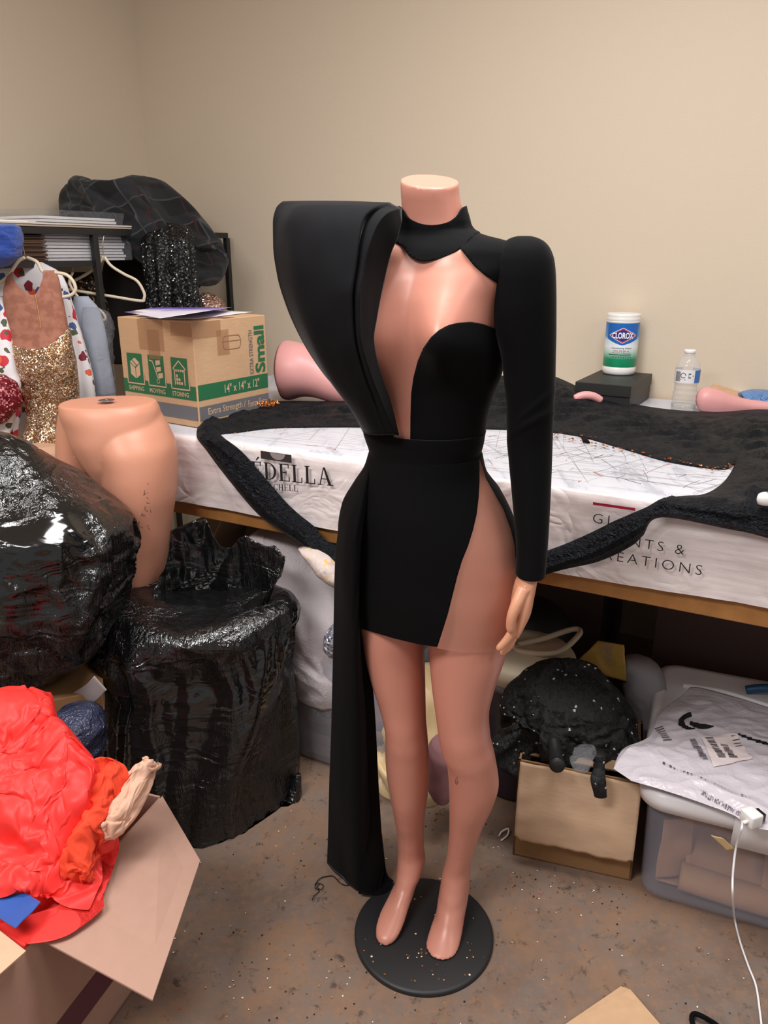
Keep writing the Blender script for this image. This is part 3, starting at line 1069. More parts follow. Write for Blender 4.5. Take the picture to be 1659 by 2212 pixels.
# train: two overlapping lengths of cloth from the hip to the floor
def cloth(cols, n, m, wob=0.004, fr=(14, 14, 3)):
    """cols: list of ribs, each rib (px,py,Y) from top to bottom"""
    C_ = [curve3(c_, n) for c_ in cols]
    R_ = [catmull([c_[j] for c_ in C_], m) for j in range(n)]
    V = np.concatenate(R_)
    for i in range(len(V)):
        V[i] += np.array([0.3, -1, 0]) * wob * nz(V[i] * list(fr))
    return V, grid_faces(n, m)


V1, F1 = cloth([[(800, 1000, 1.40), (762, 1060, 1.385), (735, 1130, 1.375), (725, 1210, 1.375), (722, 1320, 1.39), (718, 1500, 1.42), (712, 1700, 1.47), (707, 1870, 1.525)],
                [(800, 1000, 1.385), (772, 1070, 1.35), (748, 1150, 1.325), (742, 1240, 1.325), (744, 1360, 1.345), (742, 1520, 1.375), (740, 1720, 1.415), (738, 1895, 1.475)],
                [(802, 1000, 1.38), (782, 1080, 1.33), (766, 1170, 1.30), (762, 1260, 1.30), (764, 1380, 1.32), (768, 1540, 1.345), (772, 1740, 1.375), (774, 1922, 1.437)],
                [(803, 1000, 1.385), (790, 1090, 1.335), (778, 1180, 1.305), (774, 1290, 1.305), (778, 1400, 1.335), (788, 1540, 1.372), (795, 1700, 1.40), (800, 1762, 1.41)]], 110, 44)
V2, F2 = cloth([[(790, 1060, 1.345), (768, 1180, 1.305), (764, 1300, 1.32), (766, 1500, 1.362), (768, 1720, 1.41), (775, 1944, 1.432)],
                [(792, 1060, 1.345), (774, 1180, 1.31), (774, 1300, 1.335), (786, 1500, 1.385), (796, 1720, 1.425), (806, 1948, 1.43)],
                [(793, 1060, 1.35), (778, 1200, 1.318), (779, 1340, 1.35), (806, 1500, 1.42), (818, 1700, 1.455), (829, 1884, 1.47)],
                ], 110, 24)
V3, F3 = cloth([[(770, 1780, 1.432), (772, 1860, 1.437), (775, 1945, 1.436)], [(796, 1790, 1.446), (800, 1870, 1.452), (808, 1952, 1.425)], [(822, 1790, 1.462), (829, 1880, 1.475), (836, 1944, 1.436)], [(826, 1850, 1.472), (838, 1892, 1.468), (850, 1902, 1.46)]], 40, 24, 0.002)
V, Fs = merge((V1, F1), (V2, F2), (V3, F3))
V[:, 2] = np.maximum(V[:, 2], 0.0135)
obj('train', V, Fs, M['velvet'], dr, solid=0.002, off=0, label='long black train trailing to the floor')
# ------------------------------------------------------------------ more builders
def heap(table, rows=60, n=80, theta=0.0, power=2.0, amp=0.01, scale=8.0, stretch=(1, 1, 1), fine=0.0, fscale=30.0, seed=0.0, caps=(True, True), floor=None, kind='ridge', zone=None):
    r_, c_, q = sections(table, rows, n, theta, power)
    out = []
    st = np.array(stretch, float)
    for k, (r, c) in enumerate(zip(r_, c_)):
        d = r - c; L = np.linalg.norm(d, axis=1)[:, None] + 1e-9
        u = d / L
        edge = min(1.0, 0.25 + 3.0 * k / rows, 0.25 + 3.0 * (rows - 1 - k) / rows)
        a = np.zeros(n)
        for j in range(n):
            p = r[j] * st + seed
            if kind == 'ridge':
                a[j] = amp * (0.65 * ridge(p, scale) - 0.2 + 0.5 * nz(p, scale * 0.45)) + (fine * ridge(p + 5.3, fscale) if fine else 0)
            elif kind == 'billow':
                p2 = p + 0.10 * np.array([nz(p * 3 + 1), nz(p * 3 + 11), nz(p * 3 + 21)])
                a[j] = amp * (1.3 * min(1.0, abs(nz(p2, scale)) * 2.3) - 0.5) + fine * min(1.0, abs(nz(p2 + 5.3, fscale)) * 2.3)
            else:
                a[j] = amp * nz(p, scale) + (fine * nz(p + 5.3, fscale) if fine else 0)
        r = r + u * np.minimum(a, np.inf)[:, None] * edge * np.minimum(1, L / 0.02)
        out.append(r)
    V, Fs = loft(out, caps)
    if floor is not None:
        V[:, 2] = np.maximum(V[:, 2], floor)
    return V, Fs


def patch(px_quad, nu, nv, fz, amp=0.0, scale=10, seed=0.0, nrm=(0, 0, 1), fine=0, fscale=40):
    """bilinear patch over four pixel-found corners (p00, p10, p11, p01), fz(px,py,u,v)->world point"""
    q = np.array(px_quad, float)
    V = []
    for i in range(nu):
        u = i / (nu - 1)
        for j in range(nv):
            v_ = j / (nv - 1)
            p = (1 - u) * (1 - v_) * q[0] + u * (1 - v_) * q[1] + u * v_ * q[2] + (1 - u) * v_ * q[3]
            P = fz(p[0], p[1], u, v_)
            if amp:
                P = P + np.array(nrm) * (amp * (0.5 + 0.5 * ridge(P + seed, scale)) + (fine * ridge(P + seed, fscale) if fine else 0))
            V.append(P)
    return np.array(V), grid_faces(nu, nv)


def lathe(c, prof, n=48, tilt=None, caps=(True, True)):
    a = np.linspace(0, 2 * np.pi, n, endpoint=False)
    rings = [np.array(c) + np.c_[r * np.cos(a), r * np.sin(a), np.full(n, z)] for r, z in prof]
    return loft(rings, caps)


def rbox(c, ux, uy, h, r=0.02, n=6, z0=0.0, lip=None):
    """vertical rounded-corner prism with base corner c and edge vectors; returns rings builder"""
    c, ux, uy = np.array(c, float), np.array(ux, float), np.array(uy, float)
    lx, ly = np.linalg.norm(ux), np.linalg.norm(uy)
    ex, ey = ux / lx, uy / ly
    pts = []
    for cx, cy, a0 in ((lx - r, ly - r, 0), (r, ly - r, 90), (r, r, 180), (lx - r, r, 270)):
        for k in range(n + 1):
            a = math.radians(a0 + 90 * k / n)
            pts.append((cx + r * math.cos(a), cy + r * math.sin(a)))
    return np.array([c + ex * p[0] + ey * p[1] for p in pts])


def ring_at(ring, z, grow=0.0):
    r = ring.copy(); m = r.mean(axis=0)
    if grow:
        d = r - m; r = r + d / (np.linalg.norm(d, axis=1)[:, None]) * grow
    r[:, 2] = z
    return r


# ---- cloth settled by Blender's own cloth solver, used once while building
def cloth_drop(V, Fs, colliders, frames=14, bend=.3, tension=10, grow=.2, grav=.3, fric=3, thick=.004, quality=4, inv=False):
    me = bpy.data.meshes.new('sim'); me.from_pydata([tuple(v) for v in V], [], [tuple(f) for f in Fs])
    o = bpy.data.objects.new('sim', me); COL.objects.link(o)
    cols = []
    for cv, cf in colliders:
        cv = np.asarray(cv)
        vol = sum(np.dot(cv[f[0]] - cv[0], np.cross(cv[f[k]] - cv[0], cv[f[k + 1]] - cv[0])) for f in cf for k in range(1, len(f) - 1))
        if (vol < 0) != (inv and not cols):
            cf = [tuple(reversed(f)) for f in cf]
        m = bpy.data.meshes.new('col'); m.from_pydata([tuple(v) for v in cv], [], [tuple(f) for f in cf])
        k = bpy.data.objects.new('col', m); COL.objects.link(k)
        k.modifiers.new('c', 'COLLISION'); k.collision.thickness_outer = thick; k.collision.cloth_friction = fric
        cols.append(k)
    md = o.modifiers.new('cloth', 'CLOTH')
    st = md.settings
    st.quality = quality; st.mass = .15; st.tension_stiffness = tension; st.compression_stiffness = tension
    st.shear_stiffness = 5; st.bending_stiffness = bend; st.tension_damping = 6; st.air_damping = 2
    st.shrink_min = -grow; st.shrink_max = -grow; st.effector_weights.gravity = grav
    cs = md.collision_settings
    cs.use_collision = True; cs.distance_min = thick; cs.use_self_collision = False; cs.collision_quality = 2
    md.point_cache.frame_start = 1; md.point_cache.frame_end = frames
    SC.frame_start, SC.frame_end = 1, frames
    for f in range(1, frames + 1):
        SC.frame_set(f)
    ev = o.evaluated_get(bpy.context.evaluated_depsgraph_get()); m2 = ev.to_mesh()
    out = np.empty(len(m2.vertices) * 3); m2.vertices.foreach_get('co', out)
    ev.to_mesh_clear()
    for x in [o] + cols:
        bpy.data.objects.remove(x)
    SC.frame_set(1)
    out = out.reshape(-1, 3)
    return out if np.isfinite(out).all() else np.asarray(V)


def wrinkle(table, rows, n, grow=.2, inset=.03, frames=14, bend=.3, grav=.3, floor=None, tension=10, quality=4, amp=.006, scale=6, seed=0, squeeze=0.0):
    """a cloth skin a little too large for the solid form under it, so it buckles into real folds"""
    T = [(r[0], r[1] + squeeze, r[2] - squeeze, r[3], r[4]) for r in table]
    V, Fs = heap(T, rows, n, amp=amp, scale=scale, kind='noise', seed=seed)
    cv, cf = heap(T, 26, 36, amp=0.0)
    N = normals(cv, cf)
    if ((cv - cv.mean(0)) * N).sum() < 0:
        N = -N
    cols = [(cv - N * inset, cf)]
    if floor is not None:
        a_, b_ = V.min(0), V.max(0)
        cols.append(box((a_[0] - .5, a_[1] - .5, floor - .1), (b_[0] - a_[0] + 1, 0, 0), (0, b_[1] - a_[1] + 1, 0), (0, 0, .1)))
    W = cloth_drop(V, Fs, cols, frames=frames, bend=bend, tension=tension, grow=grow, grav=grav, quality=quality)
    if floor is not None:
        W[:, 2] = np.maximum(W[:, 2], floor + .0015)
    return W, Fs


# ------------------------------------------------------------------ black crinkled cloth lying over the table, with a cut-out
t = NT('black_crinkle')
v1 = t.co((1, 1, 1))
h = t.noise(42, 4, 0.6, vec=v1, dist=0.9).outputs[0]
h2 = t.noise(150, 3, 0.6, vec=v1).outputs[0]
t.set(col=(0.0055, 0.0072, 0.0112, 1), rough=0.5, spec=0.22)
t.bump(t.math('ADD', t.math('ABSOLUTE', t.math('SUBTRACT', h, 0.5)), t.math('MULTIPLY', h2, 0.3)), 1.0, 0.030)
M['crinkle'] = t.m
inn = [(485, 947), (472, 938), (520, 932), (600, 923), (760, 921), (900, 923), (1040, 925), (1150, 929), (1250, 941), (1360, 972), (1450, 997), (1560, 1012), (1586, 1003), (1564, 1040), (1524, 1066), (1475, 1071), (1430, 1077), (1395, 1096), (1330, 1124), (1260, 1158), (1180, 1190),
       (950, 1268), (725, 1178), (680, 1138), (625, 1092), (562, 1020), (522, 975)]
out_ = [(425, 942), (437, 905), (482, 882), (535, 868), (640, 866), (760, 862), (1050, 818), (1130, 802), (1195, 812), (1290, 852), (1400, 878), (1530, 890), (1720, 892), (1790, 1010), (1780, 1175), (1600, 1148), (1430, 1118), (1388, 1158), (1360, 1182), (1290, 1214), (1180, 1241),
        (950, 1322), (725, 1224), (642, 1170), (562, 1115), (498, 1042), (447, 975)]
lift = [0.0] * 27
for k, z_ in ((5, .02), (6, .075), (7, .095), (8, .08), (9, .03), (10, .01), (11, .012), (12, .012)):
    lift[k] = z_
NB, NW = 420, 40
I_ = catmull(inn, NB, True); O_ = catmull(out_, NB, True); L_ = catmull([(q, 0) for q in lift], NB, True)[:, 0]
PROFILE_T = -0.03


def cloth_pt(px, py, up, hang):
    P = atZ(px, py, TZ + 0.006 + up)
    s_, t_ = ST(P)
    if t_ < -0.012:
        f_ = atPlane(px, py, TP(0, -0.03 - hang, 0), UN)
        return f_, True
    return P, False


V = []
for i in range(NB):
    for j in range(NW):
        u = j / (NW - 1)
        p = I_[i] * (1 - u) + O_[i] * u
        sh = math.sin(math.pi * min(max(u, 0), 1))
        base, on = cloth_pt(p[0], p[1], L_[i] * u ** 1.5, 0.0)
        b = 0.012 * ridge(np.array([base[0] * 2.0 + base[1], base[1] * 5.5, base[2] * 3]), 3.4) + 0.006 * ridge(base * [1, 2.2, 1], 15) + 0.004 * nz(base, 45)
        if on:
            P = base - UN * (0.012 * sh + 0.012 * sh * (0.5 + 0.5 * ridge(np.array([u * 2.0, i / NB * 5.0, 3.1]), 1.7)) + 0.0008 * nz(base, 40))
        else:
            P = base + np.array([0, 0, max(0.0, (b + 0.008) * sh * 1.1)])
        V.append(P)
V = np.array(V)
Fs = grid_faces(NB, NW, closed_u=True)
o = obj('black_crinkle_cloth', V, Fs, M['crinkle'], solid=0.003, off=1)
tag(o, 'large black crinkled cloth spread on the table, its loose loop hanging behind the mannequin', 'cloth')
# orange sequins caught along its cut edge
M['orange_sequin'] = sequin_mat('orange_sequin', srgb(190, 90, 30), srgb(255, 190, 120), 320, 0.7)


def flakes(pts, size, mat_, name, label, cat, group=None, kind=None, up=(0, 0, 1), seed=1, parent=None, mats=None, flatness=0.25):
    r2 = np.random.default_rng(seed)
    Vs, Fs, fm = [], [], []
    for k, p in enumerate(pts):
        sz = size * r2.uniform(0.6, 1.3)
        nrm = np.array(up, float) + r2.normal(0, flatness, 3); nrm /= np.linalg.norm(nrm)
        a = np.cross(nrm, [1, 0.3, 0.2]); a /= np.linalg.norm(a); b = np.cross(nrm, a)
        k0 = len(Vs)
        m_ = 6
        for q in range(m_):
            an = 2 * math.pi * q / m_
            Vs.append(np.array(p) + sz * (math.cos(an) * a + math.sin(an) * b) + nrm * 0.0004)
        Fs.append(tuple(range(k0, k0 + m_)))
        fm.append(k % len(mats) if mats else 0)
    o = obj(name, np.array(Vs), Fs, mat_, parent, smooth=False, mats=mats, fm=fm if mats else None)
    if parent is None:
        tag(o, label, cat, group, kind)
    return o


pts = []
for (x0, y0, x1, y1, n_) in ((505, 936, 640, 922, 12), (1180, 936, 1360, 974, 50), (1360, 974, 1570, 1016, 36), (905, 924, 1040, 926, 8), (1170, 935, 1290, 944, 24), (1560, 1008, 1580, 1004, 6)):
    for _ in range(n_):
        u = RNG.uniform(); pts.append(atZ(x0 + u * (x1 - x0) + RNG.normal(0, 4), y0 + u * (y1 - y0) + RNG.normal(0, 2.0), TZ + 0.010))
flakes(pts, 0.0032, M['orange_sequin'], 'loose_sequins', 'loose orange sequins along the cut edge of the black cloth on the table', 'sequins', kind='stuff')
pts = [atZ(568 + RNG.normal(0, 14), 869 + RNG.normal(0, 3), TZ + 0.028 + RNG.uniform(0, .012)) for _ in range(110)]
flakes(pts, 0.005, M['orange_sequin'], 'amber_sequin_trim', 'clump of amber sequins on the black cloth by the moving box', 'sequins', kind='stuff', up=(0, -1, 1), flatness=0.7)

# black scrap of tape lying on the banner
v, f = patch([(1254, 940), (1263, 938), (1275, 956), (1260, 955)], 4, 4, lambda x, y, u, v_: atZ(x, y, TZ + 0.006))
tag(obj('cloth_scrap', v, f, M['velvet'], solid=0.002), 'small black cloth scrap on the white banner next to the cut edge', 'scrap')

# ------------------------------------------------------------------ things on the right of the table
# black shoe box
c0 = atZ(1361, 886, TZ + 0.004)
zt_ = c0[2] + 0.086
pl = atZ(1243, 824, zt_); pr = atZ(1407, 804, zt_); pf = atZ(1364, 834, zt_)
ux, uy = pl - pf, pr - pf
uy = uy - ux * (uy @ ux) / (ux @ ux) * 0.9
uy = uy * ((WT - 0.012 - max(ST(pf)[1], ST(pl)[1])) / (ST(pf + uy)[1] - ST(pf)[1]))
hB = zt_ - c0[2]
base = np.array([pf[0], pf[1], c0[2]])
M['black_card'] = mat('black_card', (0.016, 0.0155, 0.0155, 1), 0.5, bump=(300, 0.08, 0.001))
sb = thing('shoe_box', 'black lidded shoe box on the table below the wipes canister', 'box', base + (ux + uy) / 2)
e = 0.004
v, f = box(base + (ux + uy) * 0.012, ux * 0.976, uy * 0.976, (0, 0, hB - 0.004))
obj('box_body', v, f, M['black_card'], sb, smooth=False, bevel=0.002)
v, f = box(base + np.array([0, 0, hB * 0.55]), ux, uy, (0, 0, hB * 0.45))
obj('lid', v, f, M['black_card'], sb, smooth=False, bevel=0.002)

# wipes canister
cb = atZ(1341, 803, zt_ + 0.001)
_s, _t = ST(cb)
cb = TP(_s, min(_t, WT - 0.075), cb[2])
dep = depth_of(cb)
R = 34.5 * dep / CF
Hc = atY(1357, 676, cb[1])[2] - cb[2]
wc = thing('wipes_canister', 'white, blue and green wipes canister standing on the black shoe box', 'canister', cb)
M['gloss_white'] = mat('gloss_white', srgb(238, 236, 234), 0.3)
k = Hc
obj('canister_body', *lathe(cb, [(R * .9, 0), (R * .97, 0.004), (R, 0.012), (R, k * .12), (R * .985, k * .125), (R * .985, k * .86), (R, k * .865), (R * .985, k * .885)]), M['gloss_white'], wc)
obj('lid', *lathe(cb, [(R * .985, k * .88), (R * 1.0, k * .89), (R * 1.01, k * .93), (R * .985, k * .94), (R * 1.0, k * .955), (R * .99, k * .985), (R * .95, k), (R * .8, k * .992), (0.002, k * .992)]), mat('lid_white', srgb(236, 234, 230), 0.35), wc)
# wrap-round label in angle/height space; angle 0 looks at the camera
fa = math.atan2(-cb[1], -cb[0]) + 0.05
ZL0, ZL1 = k * .135, k * .85


def on_can(V2, dr=0.0006, c=None, r=None, f0=None):
    c = cb if c is None else c; r = R * .985 if r is None else r; f0 = fa if f0 is None else f0
    V2 = np.asarray(V2)
    a = f0 + V2[:, 0] / r
    return np.c_[c[0] + (r + dr) * np.cos(a), c[1] + (r + dr) * np.sin(a), c[2] + V2[:, 1]]


def strip2(x0, x1, zf0, zf1, n=40, m=6):
    xs = np.linspace(x0, x1, n)
    V2 = [(x, zf0(x) + (zf1(x) - zf0(x)) * j / m) for x in xs for j in range(m + 1)]
    return np.array(V2), grid_faces(n, m + 1)


t = NT('label_gradient')
sepx = t.n('ShaderNodeSeparateXYZ'); tc = t.n('ShaderNodeTexCoord'); t.l(tc.outputs['Generated'], sepx.inputs[0])
t.set(col=t.ramp(sepx.outputs[2], [(0.0, srgb(0, 128, 84)), (0.18, srgb(12, 140, 98)), (0.36, srgb(196, 226, 214)), (0.46, srgb(236, 240, 244)), (0.6, srgb(214, 232, 244)), (0.70, srgb(70, 156, 214)), (1.0, srgb(20, 110, 190))]), rough=0.3)
M['lab_grad'] = t.m
HW = R * 0.985 * math.pi * 0.98
v, f = strip2(-HW, HW, lambda x: ZL0, lambda x: ZL1, 90)
lab = obj('label', on_can(v), f, M['lab_grad'], wc, label='blue to green printed label')
zc = k * .655
v, f = strip2(-R * 1.02, R * 1.02, lambda x: zc - k * .155 + k * .10 * abs(x / R) ** 1.3, lambda x: ZL1, 60)
parts_l = [(on_can(v, .0012), f, srgb(24, 100, 184))]
dia = lambda s_: [(-R * .78 * s_, zc), (-R * .62 * s_, zc - k * .03 * s_), (0, zc - k * .118 * s_), (R * .62 * s_, zc - k * .03 * s_), (R * .78 * s_, zc), (R * .62 * s_, zc + k * .03 * s_), (0, zc + k * .118 * s_), (-R * .62 * s_, zc + k * .03 * s_)]


def fan2(pts, n=10):
    """star-shaped polygon filled with a curved fan so it hugs the cylinder"""
    P = np.array(pts); c = P.mean(0); P = np.concatenate([np.linspace(P[i], P[(i + 1) % len(P)], 6, endpoint=False) for i in range(len(P))])
    V2 = np.concatenate([c + (P - c) * (j / n) for j in range(n + 1)])
    return V2, grid_faces(n + 1, len(P), closed_v=True)


for s_, dr_, cl in ((1.08, .0016, srgb(226, 236, 246)), (1.0, .0020, srgb(206, 48, 84)), (0.84, .0024, srgb(40, 46, 130))):
    v, f = fan2(dia(s_)); parts_l.append((on_can(v, dr_), f, cl))
v, f = text_in('CLOROX', -R * .62, R * .62, zc - k * .05, zc + k * .05, 0.03); parts_l.append((on_can(v, .0030), f, srgb(246, 246, 246)))
v, f = text_in('Disinfecting Wipes', -R * .60, R * .60, k * .435, k * .46, 0.012); parts_l.append((on_can(v, .0014), f, srgb(70, 84, 130)))
v, f = text_in('Kills 99.9% of', -R * .46, R * .46, k * .395, k * .417, 0.012); parts_l.append((on_can(v, .0014), f, srgb(206, 60, 84)))
v, f = text_in('Viruses* & Bacteria', -R * .56, R * .56, k * .365, k * .387, 0.012); parts_l.append((on_can(v, .0014), f, srgb(206, 60, 84)))
v, f = strip2(-R * .78, R * .6, lambda x: k * .335, lambda x: k * .35, 20, 1); parts_l.append((on_can(v, .0014), f, srgb(20, 104, 84)))
for q_, zz in ((.5, .312), (.62, .293)):
    v, f = text_in('nnn nnn nnnnn nnnn'.replace('n', 'n') if False else '- - - - - - - - -', -R * q_, R * q_, k * zz, k * zz + .0022, 0.0); parts_l.append((on_can(v, .0014), f, srgb(40, 90, 90)))
for i_, (v, f, cl) in enumerate(parts_l):
    obj('label_print', v, f, mat('print_%d' % i_, cl, 0.35), lab, smooth=False)

# small clear water bottle
bb = atZ(1475, 886, TZ + 0.003)
s_ = depth_of(bb) / CF
Rb = 25.5 * s_
Hb = atY(1490, 755, bb[1])[2] - bb[2]
wb = thing('water_bottle', 'small clear plastic water bottle with a white cap standing on the table', 'bottle', bb)
t = NT('clear_pet'); lw = t.n('ShaderNodeLayerWeight'); lw.inputs[0].default_value = .35
t.set(col=srgb(236, 238, 240), rough=0.06, spec=0.9, alpha=t.ramp(lw.outputs['Facing'], [(0.0, (.10, .10, .10, 1)), (.6, (.22, .22, .22, 1)), (1.0, (.75, .75, .75, 1))]))
t.bump(t.noise(60, 2).outputs[0], .25, .006)
M['pet'] = t.m
pf_ = [(0.6, 0.0), (.92, .01), (1.0, .04), (1.0, .13), (.96, .15), (1.0, .17), (.99, .22), (.94, .245), (.97, .27), (.97, .31), (.9, .335), (.93, .36), (.93, .40), (.86, .425), (.94, .45), (.97, .47), (.97, .54), (.97, .56), (.97, .70), (.96, .72), (.9, .77), (.76, .83), (.55, .88), (.40, .92), (.40, .95)]
obj('bottle_body', *lathe(bb, [(Rb * r_, Hb * z_) for r_, z_ in pf_], 40, caps=(True, False)), M['pet'], wb, solid=0.0006)
obj('cap', *lathe(bb, [(Rb * .44, Hb * .945), (Rb * .46, Hb * .95), (Rb * .46, Hb * .99), (Rb * .42, Hb), (0.001, Hb)], 30), M['white_plastic'], wb)
fb = math.atan2(-bb[1], -bb[0])
v, f = strip2(-Rb * 2.7, Rb * 2.7, lambda x: Hb * .475, lambda x: Hb * .69, 60, 2)
bl = obj('label', on_can(v, .0006, bb, Rb * .98, fb), f, M['paper'], wb, label='white paper label')
v, f = strip2(Rb * .62, Rb * 1.5, lambda x: Hb * .48, lambda x: Hb * .685, 16, 1)
obj('label_print', on_can(v, .0010, bb, Rb * .98, fb), f, mat('label_blue', srgb(62, 116, 186), 0.4), bl, smooth=False)
v, f = merge(*[strip2(-Rb * 1.0 + i * Rb * .06, -Rb * 1.0 + i * Rb * .06 + Rb * .035, lambda x: Hb * .50, lambda x: Hb * .66, 2, 1) for i in range(8)])
obj('label_print', on_can(v, .0010, bb, Rb * .98, fb), f, M['ink'], bl, smooth=False)
lst = [stroke2([(-Rb * .3 + .2 * Rb * math.cos(a_), Hb * .60 + .2 * Rb * math.sin(a_)) for a_ in np.linspace(0, 5.6, 12)], Rb * .05)]
lst += [rect2(Rb * .1, Rb * (.3 + .2 * (i % 2)), Hb * (.56 + .03 * i), Hb * (.575 + .03 * i)) for i in range(3)]
lst += [rect2(-Rb * .5, -Rb * .1, Hb * .525, Hb * .54)]
v, f = merge(*lst)
obj('label_print', on_can(v, .0010, bb, Rb * .98, fb), f, M['ink'], bl, smooth=False)
obj('water', *lathe(bb, [(Rb * .6, Hb * .015), (Rb * .93, Hb * .03), (Rb * .95, Hb * .10)], 30), mat('water', srgb(232, 238, 242), 0.02, trans=1.0, ior=1.33), wb)

# pink mannequin limb lying at the right
def limb(pts, z_off, name, label, m_, ycomp=None, n=28):
    P = np.array([(p[0], p[1], p[2], p[3]) for p in pts], float)
    C = []
    for px, py, r_, y_ in P:
        C.append(np.r_[atY(px, py, y_), r_ * (depth_of(atY(px, py, y_)) / CF)])
    C = catmull(C, 40)
    rr = C[:, 3].copy()
    for e_ in range(4):
        rr[e_] *= math.sqrt(1 - (1 - (e_ + 0.3) / 4.3) ** 2); rr[-1 - e_] *= math.sqrt(1 - (1 - (e_ + 0.3) / 4.3) ** 2)
    v, f = tube(C[:, :3], rr, n)
    return tag(obj(name, v, f, m_), label, 'mannequin part')


yb = bb[1]
limb([(1503, 861, 15, yb - .0), (1520, 862, 26, yb - .01), (1548, 867, 25, yb - .02), (1580, 873, 19, yb - .03), (1620, 878, 15, yb - .04), (1670, 881, 14, yb - .06), (1740, 884, 15, yb - .09)], 0, 'mannequin_limb', 'pink mannequin limb lying on the table right of the water bottle', M['pink'])
v, f = patch([(1533, 842), (1541, 831), (1655, 866), (1620, 870)], 14, 8, lambda x, y, u, v_: atY(x, y, yb + 0.05 - 0.05 * v_), 0.006, 20, 3)
tag(obj('cardboard_scrap', v, f, M['card'], solid=0.002), 'torn brown cardboard scrap lying on the pink mannequin limb', 'cardboard')
M['blue_film'] = film_mat('blue_film', srgb(104, 150, 210), 0.15, 26, alpha=0.85, spec=0.6)
v, f = heap([(843, 1625, 1655, yb, .02), (848, 1610, 1700, yb, .05), (858, 1604, 1720, yb, .06), (868, 1612, 1720, yb, .05), (872, 1630, 1700, yb, .03)], 20, 60, amp=.018, scale=22, fine=.004, fscale=60)
tag(obj('blue_plastic', v, f, M['blue_film']), 'crumpled translucent blue plastic film near the back wall on the table', 'plastic')
v, f = heap([(846, 1586, 1600, yb + .09, .02), (852, 1580, 1612, yb + .09, .03), (864, 1578, 1616, yb + .09, .03)], 12, 40, amp=.006, scale=30)
tag(obj('white_tissue', v, f, M['paper']), 'white tissue scrap behind the torn cardboard', 'paper')
# white remote at the frame's right edge
c_ = atZ(1660, 1078, TZ + 0.044)
a = np.linspace(0, 2 * np.pi, 40, endpoint=False)
prof = [(0.55, -0.012), (0.9, -0.010), (1.0, -0.003), (1.0, 0.003), (0.92, 0.009), (0.7, 0.012), (0.3, 0.0125), (0.01, 0.0125)]
rg_ = [c_ + np.c_[0.022 * r_ * np.cos(a), 0.014 * r_ * np.sin(a), np.full(40, z_)] for r_, z_ in prof]
rm = thing('plastic_gadget', 'small glossy white oval gadget on the black cloth at the right edge', 'gadget', c_ - [0, 0, .012])
obj('shell', *loft(rg_), M['gloss_white'], rm)
obj('inset', *lathe(c_, [(0.006, 0.0124), (0.006, 0.0132), (0.001, 0.0133)], 24), mat('inset_grey', srgb(150, 150, 160), 0.3), rm, label='grey inset button')

# pink mannequin parts behind the cloth
limb([(592, 800, 34, 2.70), (615, 800, 62, 2.70), (650, 802, 58, 2.68), (690, 815, 46, 2.66), (740, 838, 38, 2.63), (800, 856, 34, 2.6), (860, 866, 30, 2.58)], 0, 'mannequin_thigh', 'pink mannequin thigh lying on the table right of the moving box', M['pink'])
limb([(1050, 838, 10, 2.76), (1070, 832, 14, 2.76), (1085, 832, 13, 2.76), (1110, 842, 12, 2.74)], 0, 'mannequin_hand', 'pink mannequin piece showing between torso and sleeve', M['pink'])
limb([(1240, 862, 8, 2.44), (1258, 855, 9, 2.44), (1280, 856, 9, 2.44), (1300, 866, 8, 2.44)], 0, 'mannequin_piece', 'pink mannequin piece poking out before the black shoe box', M['pink'])

# ------------------------------------------------------------------ moving box on the left end of the table
c0 = atZ(432, 925, TZ + 0.004)
pr = atZ(597, 891, TZ + 0.004); pl = atZ(258, 902, TZ + 0.004)
er, el = (pr - c0), (pl - c0)
lr, ll = np.linalg.norm(er), np.linalg.norm(el)
ar, al = math.atan2(er[1], er[0]), math.atan2(el[1], el[0])
dlt = ((al - ar) - math.pi / 2) / 2
er = lr * np.array([math.cos(ar + dlt), math.sin(ar + dlt), 0]); el = ll * np.array([math.cos(al - dlt), math.sin(al - dlt), 0])
hb = atY(414, 695, c0[1])[2] - c0[2]
mb = thing('moving_box', 'taped brown moving box with green and grey printing on the left end of the table', 'box', c0 + (er + el) / 2)
v, f = box(c0, er, el, (0, 0, hb))
obj('box_body', v, f, M['card'], mb, smooth=False, bevel=0.0025)
nr = np.array([er[1], -er[0], 0]) / lr; nl = np.array([-el[1], el[0], 0]) / ll
if nr @ (c0 + er / 2 - (c0 + (er + el) / 2)) < 0: nr = -nr
if nl @ (c0 + el / 2 - (c0 + (er + el) / 2)) < 0: nl = -nl
erh, elh = er / lr, -el / ll


def on_r(V2, d=.0008):        # right face: x from the shared corner, y up
    return flat(V2, c0 + nr * d, erh, (0, 0, 1))


def on_l(V2, d=.0008):        # left face: x measured from its left end
    return flat(V2, c0 + el + nl * d, elh, (0, 0, 1))


GREEN = mat('print_green', srgb(30, 104, 66), 0.6); GREY = mat('print_slate', srgb(106, 106, 112), 0.6); CARDP = M['card_light']
g0, g1, y0_, y1_ = hb * .26, hb * .408, hb * .065, hb * .20
pg, pgr, pc = [], [], []
pg.append((on_r(rect2(0.004, lr - .002, g0, g1)[0]), [(0, 1, 2, 3)])); pg.append((on_l(rect2(0.002, ll - .004, g0, g1 - .004)[0]), [(0, 1, 2, 3)]))
pgr.append((on_r(rect2(0.004, lr - .002, y0_, y1_)[0]), [(0, 1, 2, 3)])); pgr.append((on_l(rect2(0.002, ll - .004, y0_, y1_)[0]), [(0, 1, 2, 3)]))


def addp(lst, fn, V2F, d=.0014):
    lst.append((fn(V2F[0], d), V2F[1]))


